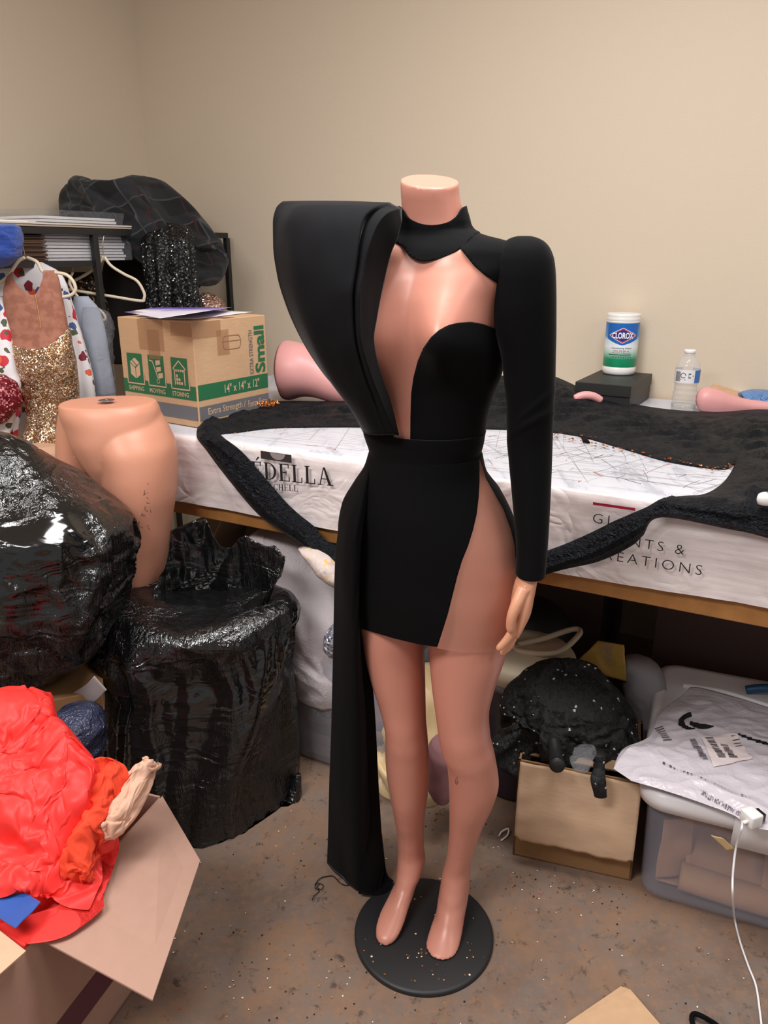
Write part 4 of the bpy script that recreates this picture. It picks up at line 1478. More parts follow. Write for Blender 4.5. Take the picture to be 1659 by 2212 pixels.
addp(pc, on_r, text_in('14" x 14" x 12"', lr * .36, lr * .86, hb * .29, hb * .375, .012))
addp(pc, on_r, text_in('Extra Strength /', lr * .12, lr * .64, hb * .09, hb * .175, .008)); addp(pc, on_r, text_in('Fuerza Extra', lr * .68, lr * .96, hb * .095, hb * .165, .004))
# vertical words on the right face
V2, F2 = text_in('Small', hb * .43, hb * .90, -lr * .965, -lr * .815, .03)
addp(pg, on_r, (np.c_[-V2[:, 1], V2[:, 0]], F2), .0014)
V2, F2 = text_in('EXTRA STRENGTH', hb * .43, hb * .865, -lr * .79, -lr * .735, .004)
addp(pgr, on_r, (np.c_[-V2[:, 1], V2[:, 0]], F2), .0014)
# three pictograms on the left face
for i_, (wd, xc) in enumerate((('SHIPPING', .19), ('MOVING', .485), ('STORING', .795))):
    x0, x1 = ll * (xc - .105), ll * (xc + .105)
    zb, zt2 = hb * .365, hb * .655
    addp(pg, on_l, rect2(x0, x1, zb, zt2), .0012)
    addp(pc, on_l, stroke2([(x0 - .004, hb * .47), (x0 - .004, zb - .003), (x1 + .004, zb - .003), (x1 + .004, hb * .45)], .004), .0016)
    addp(pc, on_l, text_in(wd, ll * (xc - .115), ll * (xc + .1), hb * .285, hb * .33, .012), .0016)
    X = lambda u: x0 + (x1 - x0) * u
    Z = lambda w_: zb + (zt2 - zb) * w_
    sq = lambda pts: (np.array([(X(a_), Z(b_)) for a_, b_ in pts]), [tuple(range(len(pts)))])
    if i_ == 0:
        for pts in ([(.2, .28), (.52, .14), (.52, .5), (.2, .66)], [(.55, .14), (.84, .28), (.84, .66), (.55, .5)], [(.2, .7), (.5, .54), (.62, .58), (.32, .76)], [(.36, .78), (.66, .6), (.84, .69), (.54, .86)]):
            addp(pc, on_l, sq(pts), .0018)
    elif i_ == 1:
        addp(pc, on_l, stroke2([(X(.12), Z(.82)), (X(.3), Z(.8)), (X(.58), Z(.26))], .004), .0018)
        for (a_, b_, w_, h_) in ((.5, .66, .3, .2), (.52, .44, .3, .2), (.62, .22, .3, .22)):
            addp(pc, on_l, sq([(a_, b_), (a_ + w_, b_ + .06), (a_ + w_, b_ + h_), (a_, b_ + h_ - .03)]), .0018)
        addp(pc, on_l, stroke2([(X(.58 + .08 * math.cos(q)), Z(.14 + .07 * math.sin(q))) for q in np.linspace(0, 6.28, 14)], .003), .0018)
    else:
        addp(pc, on_l, stroke2([(X(.2), Z(.12)), (X(.2), Z(.6)), (X(.12), Z(.64)), (X(.5), Z(.9)), (X(.88), Z(.64)), (X(.8), Z(.6)), (X(.8), Z(.12))], .004), .0018)
        for a_ in (.26, .4, .54, .67):
            addp(pc, on_l, sq([(a_, .54), (a_ + .09, .54), (a_ + .09, .62), (a_, .62)]), .0018)
        for a_, b_ in ((.28, .12), (.42, .12), (.56, .12), (.28, .24), (.42, .24), (.28, .36)):
            addp(pc, on_l, sq([(a_, b_), (a_ + .11, b_), (a_ + .11, b_ + .09), (a_, b_ + .09)]), .0018)
v, f = merge(*pg); obj('green_print', v, f, GREEN, mb, smooth=False, label='green printed band, pictograms and size word')
v, f = merge(*pgr); obj('grey_print', v, f, GREY, mb, smooth=False, label='slate grey printed band')
v, f = merge(*pc); obj('pale_print', v, f, CARDP, mb, smooth=False, label='cardboard-coloured lettering and symbols in the bands')
# hand hole, tape
a = np.linspace(0, 2 * np.pi, 32, endpoint=False)
hx, hz_ = lr * .50, hb * .77
pill = [(hx + .032 * np.sign(math.cos(q)) * .8 * (1 if abs(math.cos(q)) > .01 else 0) + .012 * math.cos(q), hz_ + .02 * math.sin(q)) for q in a]
v, f = stroke2(pill, .0022, True); v2, f2 = stroke2([(hx - .04, hz_ + .004), (hx + .034, hz_ + .004)], .0022)
v, f = merge((on_r(v), f), (on_r(v2), f2))
obj('hand_hole', v, f, M['card_dark'], mb, smooth=False, label='scored hand hole')
t = NT('packing_tape'); t.set(col=srgb(176, 128, 92), rough=0.15, alpha=0.4, spec=0.6); M['tape'] = t.m
lst = [(on_l(rect2(ll * .28, ll * .62, hb * .70, hb * .995)[0], .001), [(0, 1, 2, 3)]), (on_l(rect2(ll * .40, ll * .56, hb * .62, hb * .9)[0], .0013), [(0, 1, 2, 3)]), (on_l(rect2(ll * .72, ll * .995, hb * .86, hb * .99)[0], .001), [(0, 1, 2, 3)]),
       (on_r(rect2(0, lr * .36, hb * .84, hb * .995)[0], .001), [(0, 1, 2, 3)]), (on_r(rect2(lr * .30, lr * .46, hb * .66, hb * .9)[0], .0012), [(0, 1, 2, 3)])]
v, f = merge(*lst); obj('tape', v, f, M['tape'], mb, smooth=False, label='strips of clear brown packing tape')
zt3 = c0[2] + hb
v, f = merge(box(c0 + er * .49 + el * .02 + [0, 0, hb], el * .96, er * .01, (0, 0, .0008)), box(c0 + er * .40 + el * .0 + [0, 0, hb + .0005], el * 1.0, er * .16, (0, 0, .0005)))
obj('top_seam', v, f, M['tape'], mb, smooth=False)
# papers on the box
M['flyer'] = None
t = NT('flyer_print')
n1 = t.noise(9, 3).outputs[0]
sepx = t.n('ShaderNodeSeparateXYZ'); tc = t.n('ShaderNodeTexCoord'); t.l(tc.outputs['Generated'], sepx.inputs[0])
f_ = t.math('ADD', sepx.outputs[1], t.math('MULTIPLY', t.math('SUBTRACT', n1, 0.5), 0.9))
t.set(col=t.ramp(f_, [(0.42, srgb(226, 220, 232)), (0.58, srgb(170, 150, 214)), (0.8, srgb(104, 84, 190))]), rough=0.4)
v, f = patch([(268, 674), (345, 688), (500, 664), (340, 664)], 30, 30, lambda x, y, u, v_: atZ(x, y, zt3 + 0.004 + 0.016 * math.sin(math.pi * (0.15 + 0.75 * v_)) ** 2 + 0.010 * u ** 3))
tag(obj('flyer', v, f, t.m, solid=0.0006), 'wavy white and purple flyer lying on top of the moving box', 'paper')
v, f = patch([(300, 686), (420, 690), (545, 674), (430, 668)], 10, 10, lambda x, y, u, v_: atZ(x, y, zt3 + 0.002))
tag(obj('paper_sheet', v, f, M['paper'], solid=0.0006), 'plain white sheet under the purple flyer on the moving box', 'paper')

# ------------------------------------------------------------------ half mannequin
hm = thing('half_mannequin', 'waist-down orange-pink mannequin standing left of the table, open disc at the waist', 'mannequin', (-0.75, 2.15, 0))
HY = 2.05
pel = [(868, 133, 332, HY, .10), (885, 134, 341, HY, .112), (915, 146, 345, HY, .122), (950, 158, 318, HY, .128), (985, 178, 290, HY, .124), (1015, 200, 268, HY, .112), (1042, 222, 250, HY, .09)]
r_, c_, q = sections(pel, 60, 64, 0.15, 2.2)
parts = [loft(r_)]
lr_ = [(872, 180, 333, HY + .01, .085), (890, 178, 343, HY + .01, .10), (930, 196, 364, HY, .122), (970, 212, 378, HY - .01, .134), (1010, 224, 381, HY - .015, .136), (1060, 231, 379, HY - .025, .126), (1110, 237, 372, HY - .03, .112), (1180, 246, 361, HY - .035, .096), (1240, 256, 350, HY - .035, .088), (1290, 258, 330, HY - .03, .08), (1330, 250, 312, HY - .02, .075),
       (1380, 232, 292, HY, .07), (1440, 210, 268, HY + .02, .066), (1520, 200, 245, HY + .04, .05), (1600, 195, 230, HY + .05, .045)]
ll_ = [(872, 134, 250, HY + .04, .08), (900, 131, 240, HY + .04, .10), (940, 130, 236, HY + .045, .115), (1000, 131, 233, HY + .045, .12), (1060, 132, 231, HY + .045, .112), (1120, 138, 225, HY + .04, .1), (1200, 146, 216, HY + .03, .09), (1300, 146, 200, HY + .02, .078), (1400, 140, 190, HY + .04, .066), (1500, 140, 180, HY + .06, .05), (1590, 140, 172, HY + .07, .045)]
for T_ in (lr_, ll_):
    r_, c_, q = sections(T_, 90, 48, 0.0, 2.0); parts.append(loft(r_))
V, Fs = merge(*parts)
V[:, 2] = np.maximum(V[:, 2], 0.003)
V, Fs = remesh(V, Fs, 0.0045, 6)
ztop = atY(230, 862, HY)[2]
V[:, 2] = np.minimum(V[:, 2], ztop)
obj('body', V, Fs, mat('mannequin_apricot', srgb(212, 148, 122), 0.42, spec=0.4), hm)
c_ = atZ(230, 865, ztop)
obj('socket', *lathe([c_[0], c_[1], ztop], [(.021, 0.0006), (.021, .0014), (.017, .002), (.012, .001), (.004, .001), (.004, .004), (.001, .004)], 28), mat('steel', srgb(150, 140, 136), 0.3, metal=0.8), hm, label='steel fitting hole in the waist disc')
# pen marks on its thigh
rg = np.random.default_rng(9)
lst = []
for k in range(34):
    x_, y_ = 306 + rg.normal(0, 6) + (6 if k % 2 else -2), rg.choice([1055, 1068, 1085, 1098, 1108, 1140]) + rg.normal(0, 4)
    p = atY(x_, y_, HY - .139)
    a_ = rg.uniform(-1.2, 1.9); L_ = rg.uniform(.002, .011)
    v_, f_ = stroke2([(0, 0), (L_ * math.cos(a_), L_ * math.sin(a_))], .0012)
    lst.append((flat(v_, p, (1, .15, 0), (0, 0, 1)), f_))
v, f = merge(*lst)
obj('pen_marks', v, f, M['ink'], hm, smooth=False, label='scattered dark pen marks on the thigh')['kind'] = 'stuff'
# ------------------------------------------------------------------ black bags, left side
bag = thing('rubbish_bag', 'full black rubbish bag on the floor left of the mannequin, loosely opened at the top', 'bag', atZ(430, 1700, 0.0))
V, Fs = wrinkle([(1352, 300, 590, 1.86, .08), (1364, 275, 612, 1.86, .13), (1385, 255, 626, 1.86, .17), (1420, 240, 630, 1.86, .2), (1465, 226, 620, 1.86, .215), (1520, 218, 614, 1.86, .225), (1580, 218, 616, 1.86, .23), (1640, 228, 620, 1.855, .23), (1695, 256, 626, 1.85, .225), (1735, 300, 622, 1.85, .21), (1758, 350, 604, 1.84, .18), (1768, 400, 570, 1.835, .13)],
                105, 135, grow=.2, inset=.026, floor=0.0, seed=2, grav=.15)
obj('bag_body', V, Fs, M['bag'], bag)
# the open mouth: a ruffled collar of film, highest at the back
nr_, na_ = 34, 220
mc = atY(452, 1366, 1.86)
V = []
for i in range(nr_):
    u = i / (nr_ - 1)
    for j in range(na_):
        a_ = 2 * math.pi * j / na_
        back = 0.5 + 0.5 * math.sin(a_)
        rx_, ry_ = .185 - .03 * u * (1 - u) * 4 + .012 * u, .11 - .05 * u
        x_ = mc[0] + rx_ * math.cos(a_) * (1 - .12 * u)
        y_ = mc[1] + ry_ * math.sin(a_)
        pxx = proj(np.array([x_, y_, mc[2]]))[0]
        top = .03 + .165 * math.exp(-((pxx - 430) / 54) ** 4) * back ** .5 + .145 * math.exp(-((pxx - 572) / 82) ** 4) * (.3 + .7 * back ** .5) + .09 * back
        top += .012 * ridge((math.cos(a_) * 2, math.sin(a_) * 2, 4.4), 2.2)
        p = np.array([x_, y_, mc[2] - .035 + (top + .035) * u])
        k_ = .016 * ridge((x_ * 1.0, y_, p[2] * .35), 15) + .006 * ridge(p * [1, 1, .5], 34)
        p += np.array([math.cos(a_), math.sin(a_), .2]) * k_ * (.25 + u) + np.array([.05, 0, -.02]) * max(0, u - .6) * math.exp(-((pxx - 600) / 50) ** 2)
        V.append(p)
obj('loose_top', np.array(V), grid_faces(nr_, na_, closed_v=True), M['bag'], bag, solid=.0008, off=0, label='ruffled open mouth of the bag')
V, Fs = heap([(1672, 640, 650, 1.80, .006), (1690, 630, 652, 1.80, .02), (1730, 615, 648, 1.79, .03), (1770, 585, 632, 1.78, .03), (1790, 560, 600, 1.78, .02)], 30, 40, amp=.008, scale=20, seed=1.0, floor=0.001)
obj('film_flap', V, Fs, M['bag'], bag, label='flap of black film at the foot of the bag')

lb = thing('rubbish_bag', 'black rubbish bag at the left edge lying on a dark brown box before the legs', 'bag', atY(60, 1440, 1.72))
V, Fs = wrinkle([(975, -60, 0, 1.74, .03), (995, -85, 34, 1.74, .07), (1035, -95, 76, 1.74, .12), (1072, -100, 140, 1.74, .15), (1097, -105, 192, 1.74, .17), (1118, -108, 232, 1.735, .18), (1147, -110, 266, 1.73, .19), (1190, -112, 286, 1.73, .2), (1250, -114, 280, 1.73, .2), (1300, -114, 258, 1.73, .2), (1345, -110, 222, 1.73, .19), (1385, -105, 140, 1.73, .17), (1415, -95, 60, 1.73, .14), (1430, -80, 14, 1.73, .1)],
                95, 125, grow=.2, inset=.025, seed=12, grav=.02, frames=12)
obj('bag_body', V, Fs, M['bag2'], lb)

# dark brown box under that bag
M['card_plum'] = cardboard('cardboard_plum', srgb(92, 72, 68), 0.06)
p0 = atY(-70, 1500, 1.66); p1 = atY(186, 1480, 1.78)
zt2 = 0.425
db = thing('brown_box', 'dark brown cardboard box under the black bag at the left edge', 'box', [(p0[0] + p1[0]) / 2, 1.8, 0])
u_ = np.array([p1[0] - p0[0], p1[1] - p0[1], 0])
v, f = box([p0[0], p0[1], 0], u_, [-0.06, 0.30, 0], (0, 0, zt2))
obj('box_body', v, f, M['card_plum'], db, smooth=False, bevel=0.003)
v, f = box([p0[0], p0[1], zt2 - 0.002], u_, np.array([0.02, -0.12, 0.0]), (0, 0, 0.004))
# dark cloth and boards wedged beside it
v, f = heap([(1370, 172, 214, 1.90, .03), (1400, 170, 222, 1.90, .04), (1470, 176, 236, 1.90, .05), (1540, 178, 240, 1.90, .05), (1650, 170, 236, 1.90, .05)], 30, 40, amp=.008, scale=10, floor=0.0)
tag(obj('navy_cloth', v, f, mat('navy_cloth', srgb(36, 40, 50), 0.9)), 'dark navy cloth bundle between the brown box and the full black bag', 'cloth')
v, f = box(atY(95, 1560, 1.60), [0.13, 0.05, 0], [-0.05, 0.16, 0], (0, 0, 0.055))
tag(obj('cardboard_box', v, f, M['card_dark'], smooth=False, bevel=0.002), 'small brown carton behind the red satin by the brown box', 'box')
WRAP = film_mat('navy_film', srgb(54, 58, 84), 0.12, 22, spec=0.7)
v, f = heap([(1532, 130, 200, 1.57, .03), (1545, 118, 214, 1.57, .06), (1570, 112, 222, 1.57, .07), (1600, 112, 222, 1.57, .07), (1640, 118, 216, 1.57, .06)], 30, 60, amp=.014, scale=16, fine=.004, fscale=44)
tag(obj('plastic_parcel', v, f, WRAP), 'navy garment wrapped in shiny clear plastic behind the red satin', 'parcel')
v, f = patch([(140, 1515), (205, 1470), (232, 1500), (180, 1545)], 16, 16, lambda x, y, u, v_: atY(x, y, 1.66 - .06 * u), .012, 10, 2)
tag(obj('grey_paper', v, f, mat('grey_paper', srgb(176, 166, 166), 0.8), solid=0.001), 'bent pale grey paper behind the small brown carton', 'paper')

# ------------------------------------------------------------------ open box with the red satin in the left corner
HA = np.array([-0.648, 0.80, 0.36]); HD = np.array([-0.468, 1.345, 0.36])
hd_ = (HD - HA) / np.linalg.norm(HD - HA)
ln = np.array([-hd_[1], hd_[0], 0.0])
ob = thing('open_carton', 'open mauve-brown cardboard carton in the near left corner, flaps out and cloth inside', 'box', (HA + HD) / 2 + ln * .2 - [0, 0, .36])
HB = HA + ln * .46; HC = HD + ln * .46
th = 0.005
walls = []
A0, D0, C0, B0 = (np.array([q[0], q[1], 0.002]) for q in (HA, HD, HC, HB))
walls.append(box(A0, D0 - A0, ln * th, (0, 0, .358))); walls.append(box(D0, C0 - D0, -hd_ * th, (0, 0, .358)))
walls.append(box(B0, C0 - B0, -ln * th, (0, 0, .358))); walls.append(box(A0, B0 - A0, hd_ * th, (0, 0, .358))); walls.append(box(A0, D0 - A0, ln * .46, (0, 0, th)))
v, f = merge(*walls)
obj('box_body', v, f, M['card_mauve'], ob, smooth=False)
fa_ = HA + hd_ * 0.215; fd_ = HD - hd_ * 0.01
fb2 = atZ(330, 2160, 0.315); fc = atZ(433, 1858, 0.315)
fA = atZ(76, 2022, 0.362)


def slab(q, th=0.004):
    q = [np.array(p, float) for p in q]
    n = np.cross(q[1] - q[0], q[3] - q[0]); n /= np.linalg.norm(n)
    if n[2] < 0: n = -n
    V = q + [p - n * th for p in q]
    return np.array(V), [(0, 1, 2, 3), (7, 6, 5, 4), (0, 4, 5, 1), (1, 5, 6, 2), (2, 6, 7, 3), (3, 7, 4, 0)]


v, f = slab([fA, fb2, fc, HD + [0, 0, .003]], .005)
obj('flap', v, f, M['card_mauve'], ob, smooth=False, bevel=0.0012)
v, f = slab([atZ(-80, 1950, .40), atZ(2, 2011, .385), atZ(56, 2054, .385), atZ(-30, 2130, .40), ][:4], .004)
obj('flap', v, f, M['card_light'], ob, smooth=False, label='paler inner face of the near flap')
# printed maroon stripe on its outer side
nrm = -ln
s0 = A0 + nrm * .001
v = flat(rect2(0, np.linalg.norm(D0 - A0), .085, .15)[0], s0, hd_, (0, 0, 1))
obj('printed_stripe', v, [(0, 1, 2, 3)], mat('maroon_print', srgb(96, 48, 62), 0.5), ob, smooth=False, label='maroon printed stripe on the side')

t = NT('red_satin')
t.set(col=srgb(240, 58, 54), rough=0.45, spec=0.25)
t.bump(t.noise(500, 2).outputs[0], 0.05, 0.001)
M['red'] = t.m


RT = [(1506, 16, 62, 1.315, .012), (1514, -6, 88, 1.31, .03), (1532, -30, 108, 1.30, .05), (1560, -50, 120, 1.285, .062), (1595, -70, 142, 1.265, .068), (1628, -85, 200, 1.24, .07), (1662, -95, 246, 1.215, .075), (1700, -100, 256, 1.19, .075), (1745, -105, 240, 1.165, .075), (1795, -105, 204, 1.14, .07), (1850, -105, 172, 1.115, .065), (1905, -105, 156, 1.09, .058), (1945, -105, 130, 1.075, .04)]
V, Fs = wrinkle(RT, 100, 130, grow=.55, inset=.055, frames=18, bend=.3, grav=.12, amp=.036, scale=7, tension=8, quality=5, seed=4)
# a gathered length of the same satin on top
cv, cf = heap([(1520, 10, 60, 1.33, .02), (1536, -10, 88, 1.32, .05), (1562, -30, 108, 1.30, .08), (1600, -60, 132, 1.27, .1), (1650, -85, 205, 1.23, .11), (1700, -95, 225, 1.20, .11), (1760, -100, 205, 1.17, .11), (1830, -105, 165, 1.12, .1), (1920, -105, 130, 1.08, .08)], 24, 30, amp=0.0)
from mathutils.bvhtree import BVHTree
bvh = BVHTree.FromPolygons([Vector(p) for p in V], Fs)
ng = 84
cc = cv.mean(0)
G = []
for i in range(ng):
    for j in range(ng):
        x = cc[0] - .055 + (i / (ng - 1) - .5) * .50; y = cc[1] + .065 + (j / (ng - 1) - .5) * .48
        hit = bvh.ray_cast(Vector((x, y, 2)), Vector((0, 0, -1)))
        G.append([x, y, max(hit[0].z if hit[0] else .38, .38)])
G = np.array(G); Z0 = G[:, 2].reshape(ng, ng); Z = Z0.copy()
for _ in range(20):
    P = np.pad(Z, 1, mode='edge'); Z = np.maximum((P[:-2, 1:-1] + P[2:, 1:-1] + P[1:-1, :-2] + P[1:-1, 2:]) / 4, Z0)
G[:, 2] = Z.ravel() + .018 + np.array([.012 * nz((p[0] * 9, p[1] * 9, 3.3)) for p in G])
W = cloth_drop(G, grid_faces(ng, ng), [(cv, cf), (V, Fs)], frames=20, bend=.6, tension=10, grow=.34, grav=1.0, fric=12, thick=.004, inv=True)
OVER = (W, grid_faces(ng, ng))
parts = [(V, Fs), OVER]
V, Fs = merge(*parts)
# outside the carton the satin lies on the flap
out_d = (V - HD) @ (-ln)
V[:, 2] = np.where(out_d > -.004, np.maximum(V[:, 2], .372 - .20 * np.clip(out_d, 0, .3)), V[:, 2])
V[:, 2] = np.maximum(V[:, 2], .02)
tag(obj('red_satin', V, Fs, M['red'], sub=1), 'heap of bright coral red satin cloth spilling out of the open carton', 'cloth')
M['orange'] = mat('orange_velvet', srgb(228, 64, 30), 0.8, sheen=0.1, sheenr=0.4)
V, Fs = wrinkle([(1628, 205, 250, 1.225, .015), (1645, 190, 272, 1.22, .035), (1680, 182, 276, 1.205, .05), (1720, 178, 264, 1.18, .055), (1760, 165, 246, 1.155, .055), (1820, 155, 200, 1.12, .05), (1870, 150, 188, 1.10, .04), (1890, 156, 178, 1.09, .02)], 60, 70, grow=.5, inset=.03, frames=16, bend=.3, amp=.016, scale=14, seed=5)
tag(obj('orange_velvet', V, Fs, M['orange'], sub=1), 'small fold of orange velvet at the right side of the red satin', 'cloth')
t = NT('tulle')
t.set(col=srgb(234, 188, 162), rough=0.8, alpha=0.8)
M['tulle'] = t.m
V, Fs = wrinkle([(1628, 322, 346, 1.26, .010), (1645, 300, 349, 1.25, .02), (1675, 268, 346, 1.23, .035), (1710, 240, 334, 1.205, .045), (1745, 215, 312, 1.18, .05), (1775, 198, 282, 1.16, .04), (1798, 190, 240, 1.145, .02)], 60, 80, grow=.6, inset=.03, frames=14, bend=.1, amp=.01, scale=22, seed=3, grav=.1)
tag(obj('peach_tulle', V, Fs, M['tulle'], sub=1), 'scrunched pale peach tulle lying on the carton flap beside the orange velvet', 'cloth')
v, f = patch([(-50, 1950), (60, 1940), (90, 1962), (36, 2018)], 30, 30, lambda x, y, u, v_: atZ(x, y, .392), .014, 15, 2)
tag(obj('blue_cloth', v, f, mat('royal_blue', srgb(34, 78, 160), 0.7, sheen=0.2), solid=0.002), 'royal blue cloth peeping out below the red satin on the open carton', 'cloth')

# ------------------------------------------------------------------ metal rack along the left wall and what hangs on it
RS = -0.72


def rp(px, py, ds=0.0):
    """point in the upright plane of the rack's front rail"""
    return atPlane(px, py, TP(RS + ds, 0, 0), UX)


r_hi = rp(310, 502); r_a = rp(39, 499); r_b = atY(506, 508, TP(RS, WT - 0.06, 0)[1])
zr = float(np.mean([r_hi[2], r_a[2]]))
tA = ST(r_a)[1]; tM = ST(rp(201, 500))[1]
zs = rp(150, 577)[2]
rk = thing('garment_rack', 'black metal rack frame along the left wall', 'rack', TP(RS - .22, .5, 0))
T0, T1 = tA - 0.15, WT - 0.06
sB = CS + 0.06
B_ = 0.022


def bar(s0, t0, z0, s1, t1, z1, w_=B_):
    a_, b_ = TP(s0, t0, z0), TP(s1, t1, z1)
    d = b_ - a_; L = np.linalg.norm(d); d = d / L
    up = np.array([0, 0, 1.0]) if abs(d[2]) < .9 else UX
    x_ = np.cross(d, up); x_ /= np.linalg.norm(x_); y_ = np.cross(x_, d)
    return box(a_ - x_ * w_ / 2 - y_ * w_ / 2, x_ * w_, y_ * w_, d * L)


def bars(name, *args, label=None):
    v, f = merge(*[bar(*q) for q in args])
    obj(name, v, f, M['black_metal'], rk, smooth=False, bevel=0.002, label=label)


bars('rail', (RS, T0, zr, RS, T1, zr)); bars('rail', (sB, T0, zr, sB, T1, zr)); bars('cross_bar', (RS, T1, zr, sB, T1, zr)); bars('cross_bar', (RS, T0, zr, sB, T0, zr))
for s_, t_ in ((RS, T0), (sB, T0), (RS, T1), (sB, T1), (RS, tM)):
    bars('post', (s_, t_, 0, s_, t_, zr - .01))
v, f = box(TP(sB, T0, zs), UX * (RS - sB), UN * (tM + .02 - T0), (0, 0, .02)); obj('shelf', v, f, M['black_metal'], rk, smooth=False)
v, f = box(TP(sB, T0, zr + .004), UX * (RS - sB), UN * (0.78 - T0), (0, 0, .008)); obj('shelf', v, f, M['black_metal'], rk, smooth=False)
# loose sheets on its top
zt5 = zr + .013
for k, (q, cl, lab_) in enumerate((([(-60, 486), (300, 497), (240, 484), (-60, 478)], srgb(176, 160, 140), 'grey-brown sheet, lowest on the rack top'), ([(-60, 481), (255, 492), (200, 481), (-60, 476)], srgb(214, 206, 198), 'pale sheet in the middle of the pile on the rack top'), ([(-60, 477), (175, 480), (160, 473), (-60, 474)], srgb(236, 232, 230), 'white sheet, topmost on the rack'))):
    s_a, s_b = sB + .02, RS + (.01 if k < 2 else -.05)
    v, f = box(TP(s_a, T0 + .02, zt5 + .007 * k), UX * (s_b - s_a), UN * ((tM + .36 - .16 * k) - T0), (0, 0, .005))
    tag(obj('cardstock_sheet', v, f, mat('sheet_%d' % k, cl, .8), smooth=False), lab_, 'sheet', 'sheets on the rack top')
# stack of brown cards and the film-wrapped white stack on the shelf
zc0 = zs + .021
s_a, s_b = sB + .03, RS - .03
lay = []
nl_ = 16
hh_ = (rp(100, 508)[2] - zc0) / nl_
for k in range(nl_):
    o_ = .004 * math.sin(k * 2.3)
    lay.append(box(TP(s_a + .02, T0 + .02, zc0 + k * hh_), UX * (s_b - s_a + o_), UN * (ST(rp(78, 540))[1] - T0 + .03 + .3 * o_), (0, 0, hh_ * .72)))
v, f = merge(*lay)
tag(obj('brown_cards', v, f, mat('dark_card', srgb(92, 66, 52), .8), smooth=False), 'stack of dark brown cards on the rack shelf', 'card stack')
wt = thing('wrapped_stack', 'film-wrapped stack of white envelopes on the rack shelf', 'parcel', TP((s_a + s_b) / 2, .3, zc0))
tw0, tw1 = ST(rp(96, 540))[1] + .02, ST(rp(280, 540))[1]
lay = []
for k in range(14):
    o_ = .004 * math.sin(k * 1.7)
    lay.append(box(TP(s_a, tw0, zc0 + k * .0105), UX * (s_b - s_a + o_), UN * (tw1 - tw0 + o_), (0, 0, .0082)))
v, f = merge(*lay); obj('envelopes', v, f, M['paper'], wt, smooth=False)
rg_ = rbox(TP(s_a - .01, tw0 - .02, zc0), UX * (s_b - s_a + .022), UN * (tw1 - tw0 + .045), .1, .02)
R_ = []
for z_ in np.linspace(0.0, .165, 24):
    r = ring_at(np.repeat(rg_, 3, axis=0), zc0 + z_, 0)
    m_ = r.mean(0)
    for j in range(len(r)):
        d = r[j] - m_; d /= np.linalg.norm(d)
        r[j] += d * (.008 * ridge(r[j], 24) + .004)
    R_.append(r)
obj('clear_wrap', *loft(R_, (True, True)), M['clear_film'], wt, label='crinkled clear film wrap')

# plaid blanket heaped in the corner
t = NT('plaid')
v1 = t.co((1, 1, 1), (0.3, 0.5, 0.4))
def stripes(axis, sc, lo):
    sx = t.n('ShaderNodeSeparateXYZ'); t.l(v1, sx.inputs[0])
    m_ = t.math('FRACT', t.math('MULTIPLY', sx.outputs[axis], sc))
    return t.math('LESS_THAN', m_, lo)
c = t.mix(stripes(0, 9, .42), (0.004, 0.004, 0.005, 1), (0.011, 0.013, 0.016, 1))
c = t.mix(t.math('MULTIPLY', stripes(2, 9, .42), .6), c, (0.014, 0.016, 0.019, 1))
c = t.mix(stripes(0, 9, .05), c, (0.05, 0.05, 0.052, 1)); c = t.mix(stripes(2, 9, .05), c, (0.04, 0.04, 0.043, 1))
c = t.mix(stripes(1, 5, .02), c, (0.035, 0.009, 0.009, 1))
t.set(col=c, rough=.95, sheen=.1)
M['plaid'] = t.m
PY = TP(-.9, .78, 0)[1]
V, Fs = wrinkle([(386, 255, 276, PY, .02), (392, 234, 308, PY, .06), (404, 214, 332, PY, .12), (422, 198, 354, PY, .16), (446, 188, 390, PY, .18), (470, 188, 422, PY, .19), (492, 194, 446, PY, .19), (510, 250, 450, PY, .17), (540, 290, 446, PY, .15), (570, 300, 436, PY, .13), (588, 315, 418, PY, .1), (600, 340, 396, PY, .06)], 70, 100, grow=.4, inset=.045, bend=.6, amp=.02, scale=7, seed=6, grav=.03, squeeze=6)
tag(obj('plaid_blanket', V, Fs, M['plaid'], sub=1), 'dark plaid blanket heaped over the rack in the room corner', 'blanket')
M['black_sequin'] = sequin_mat('black_sequin', (0.004, 0.004, 0.005, 1), (0.8, 0.8, 0.82, 1), 210, .985, .35, .3, mid=(0.012, 0.012, 0.013, 1), amp=.9)
M['black_sequin_lo'] = sequin_mat('black_sequin_matte', (0.003, 0.003, 0.0035, 1), (0.55, 0.53, 0.5, 1), 190, .988, .75, .0, mid=(0.004, 0.004, 0.0045, 1), amp=.6)


def garment(table, rows, n, m_, folds=9, famp=.01, seed=0.0, **kw):
    r_, c_, q = sections(table, rows, n, 0.0, 2.2)
    out = []
    for i, (r, c) in enumerate(zip(r_, c_)):
        d = r - c; L = np.linalg.norm(d, axis=1)[:, None] + 1e-9
        e_ = (i / rows) ** .6
        h = np.array([famp * (math.sin(folds * 6.283 * j / n + seed + 1.6 * nz(r[j] * 2 + seed)) + .8 * nz(r[j] + seed, 12)) for j in range(n)])
        out.append(r + d / L * h[:, None] * e_ * np.minimum(1, L / .02))
    return loft(out, (True, True))


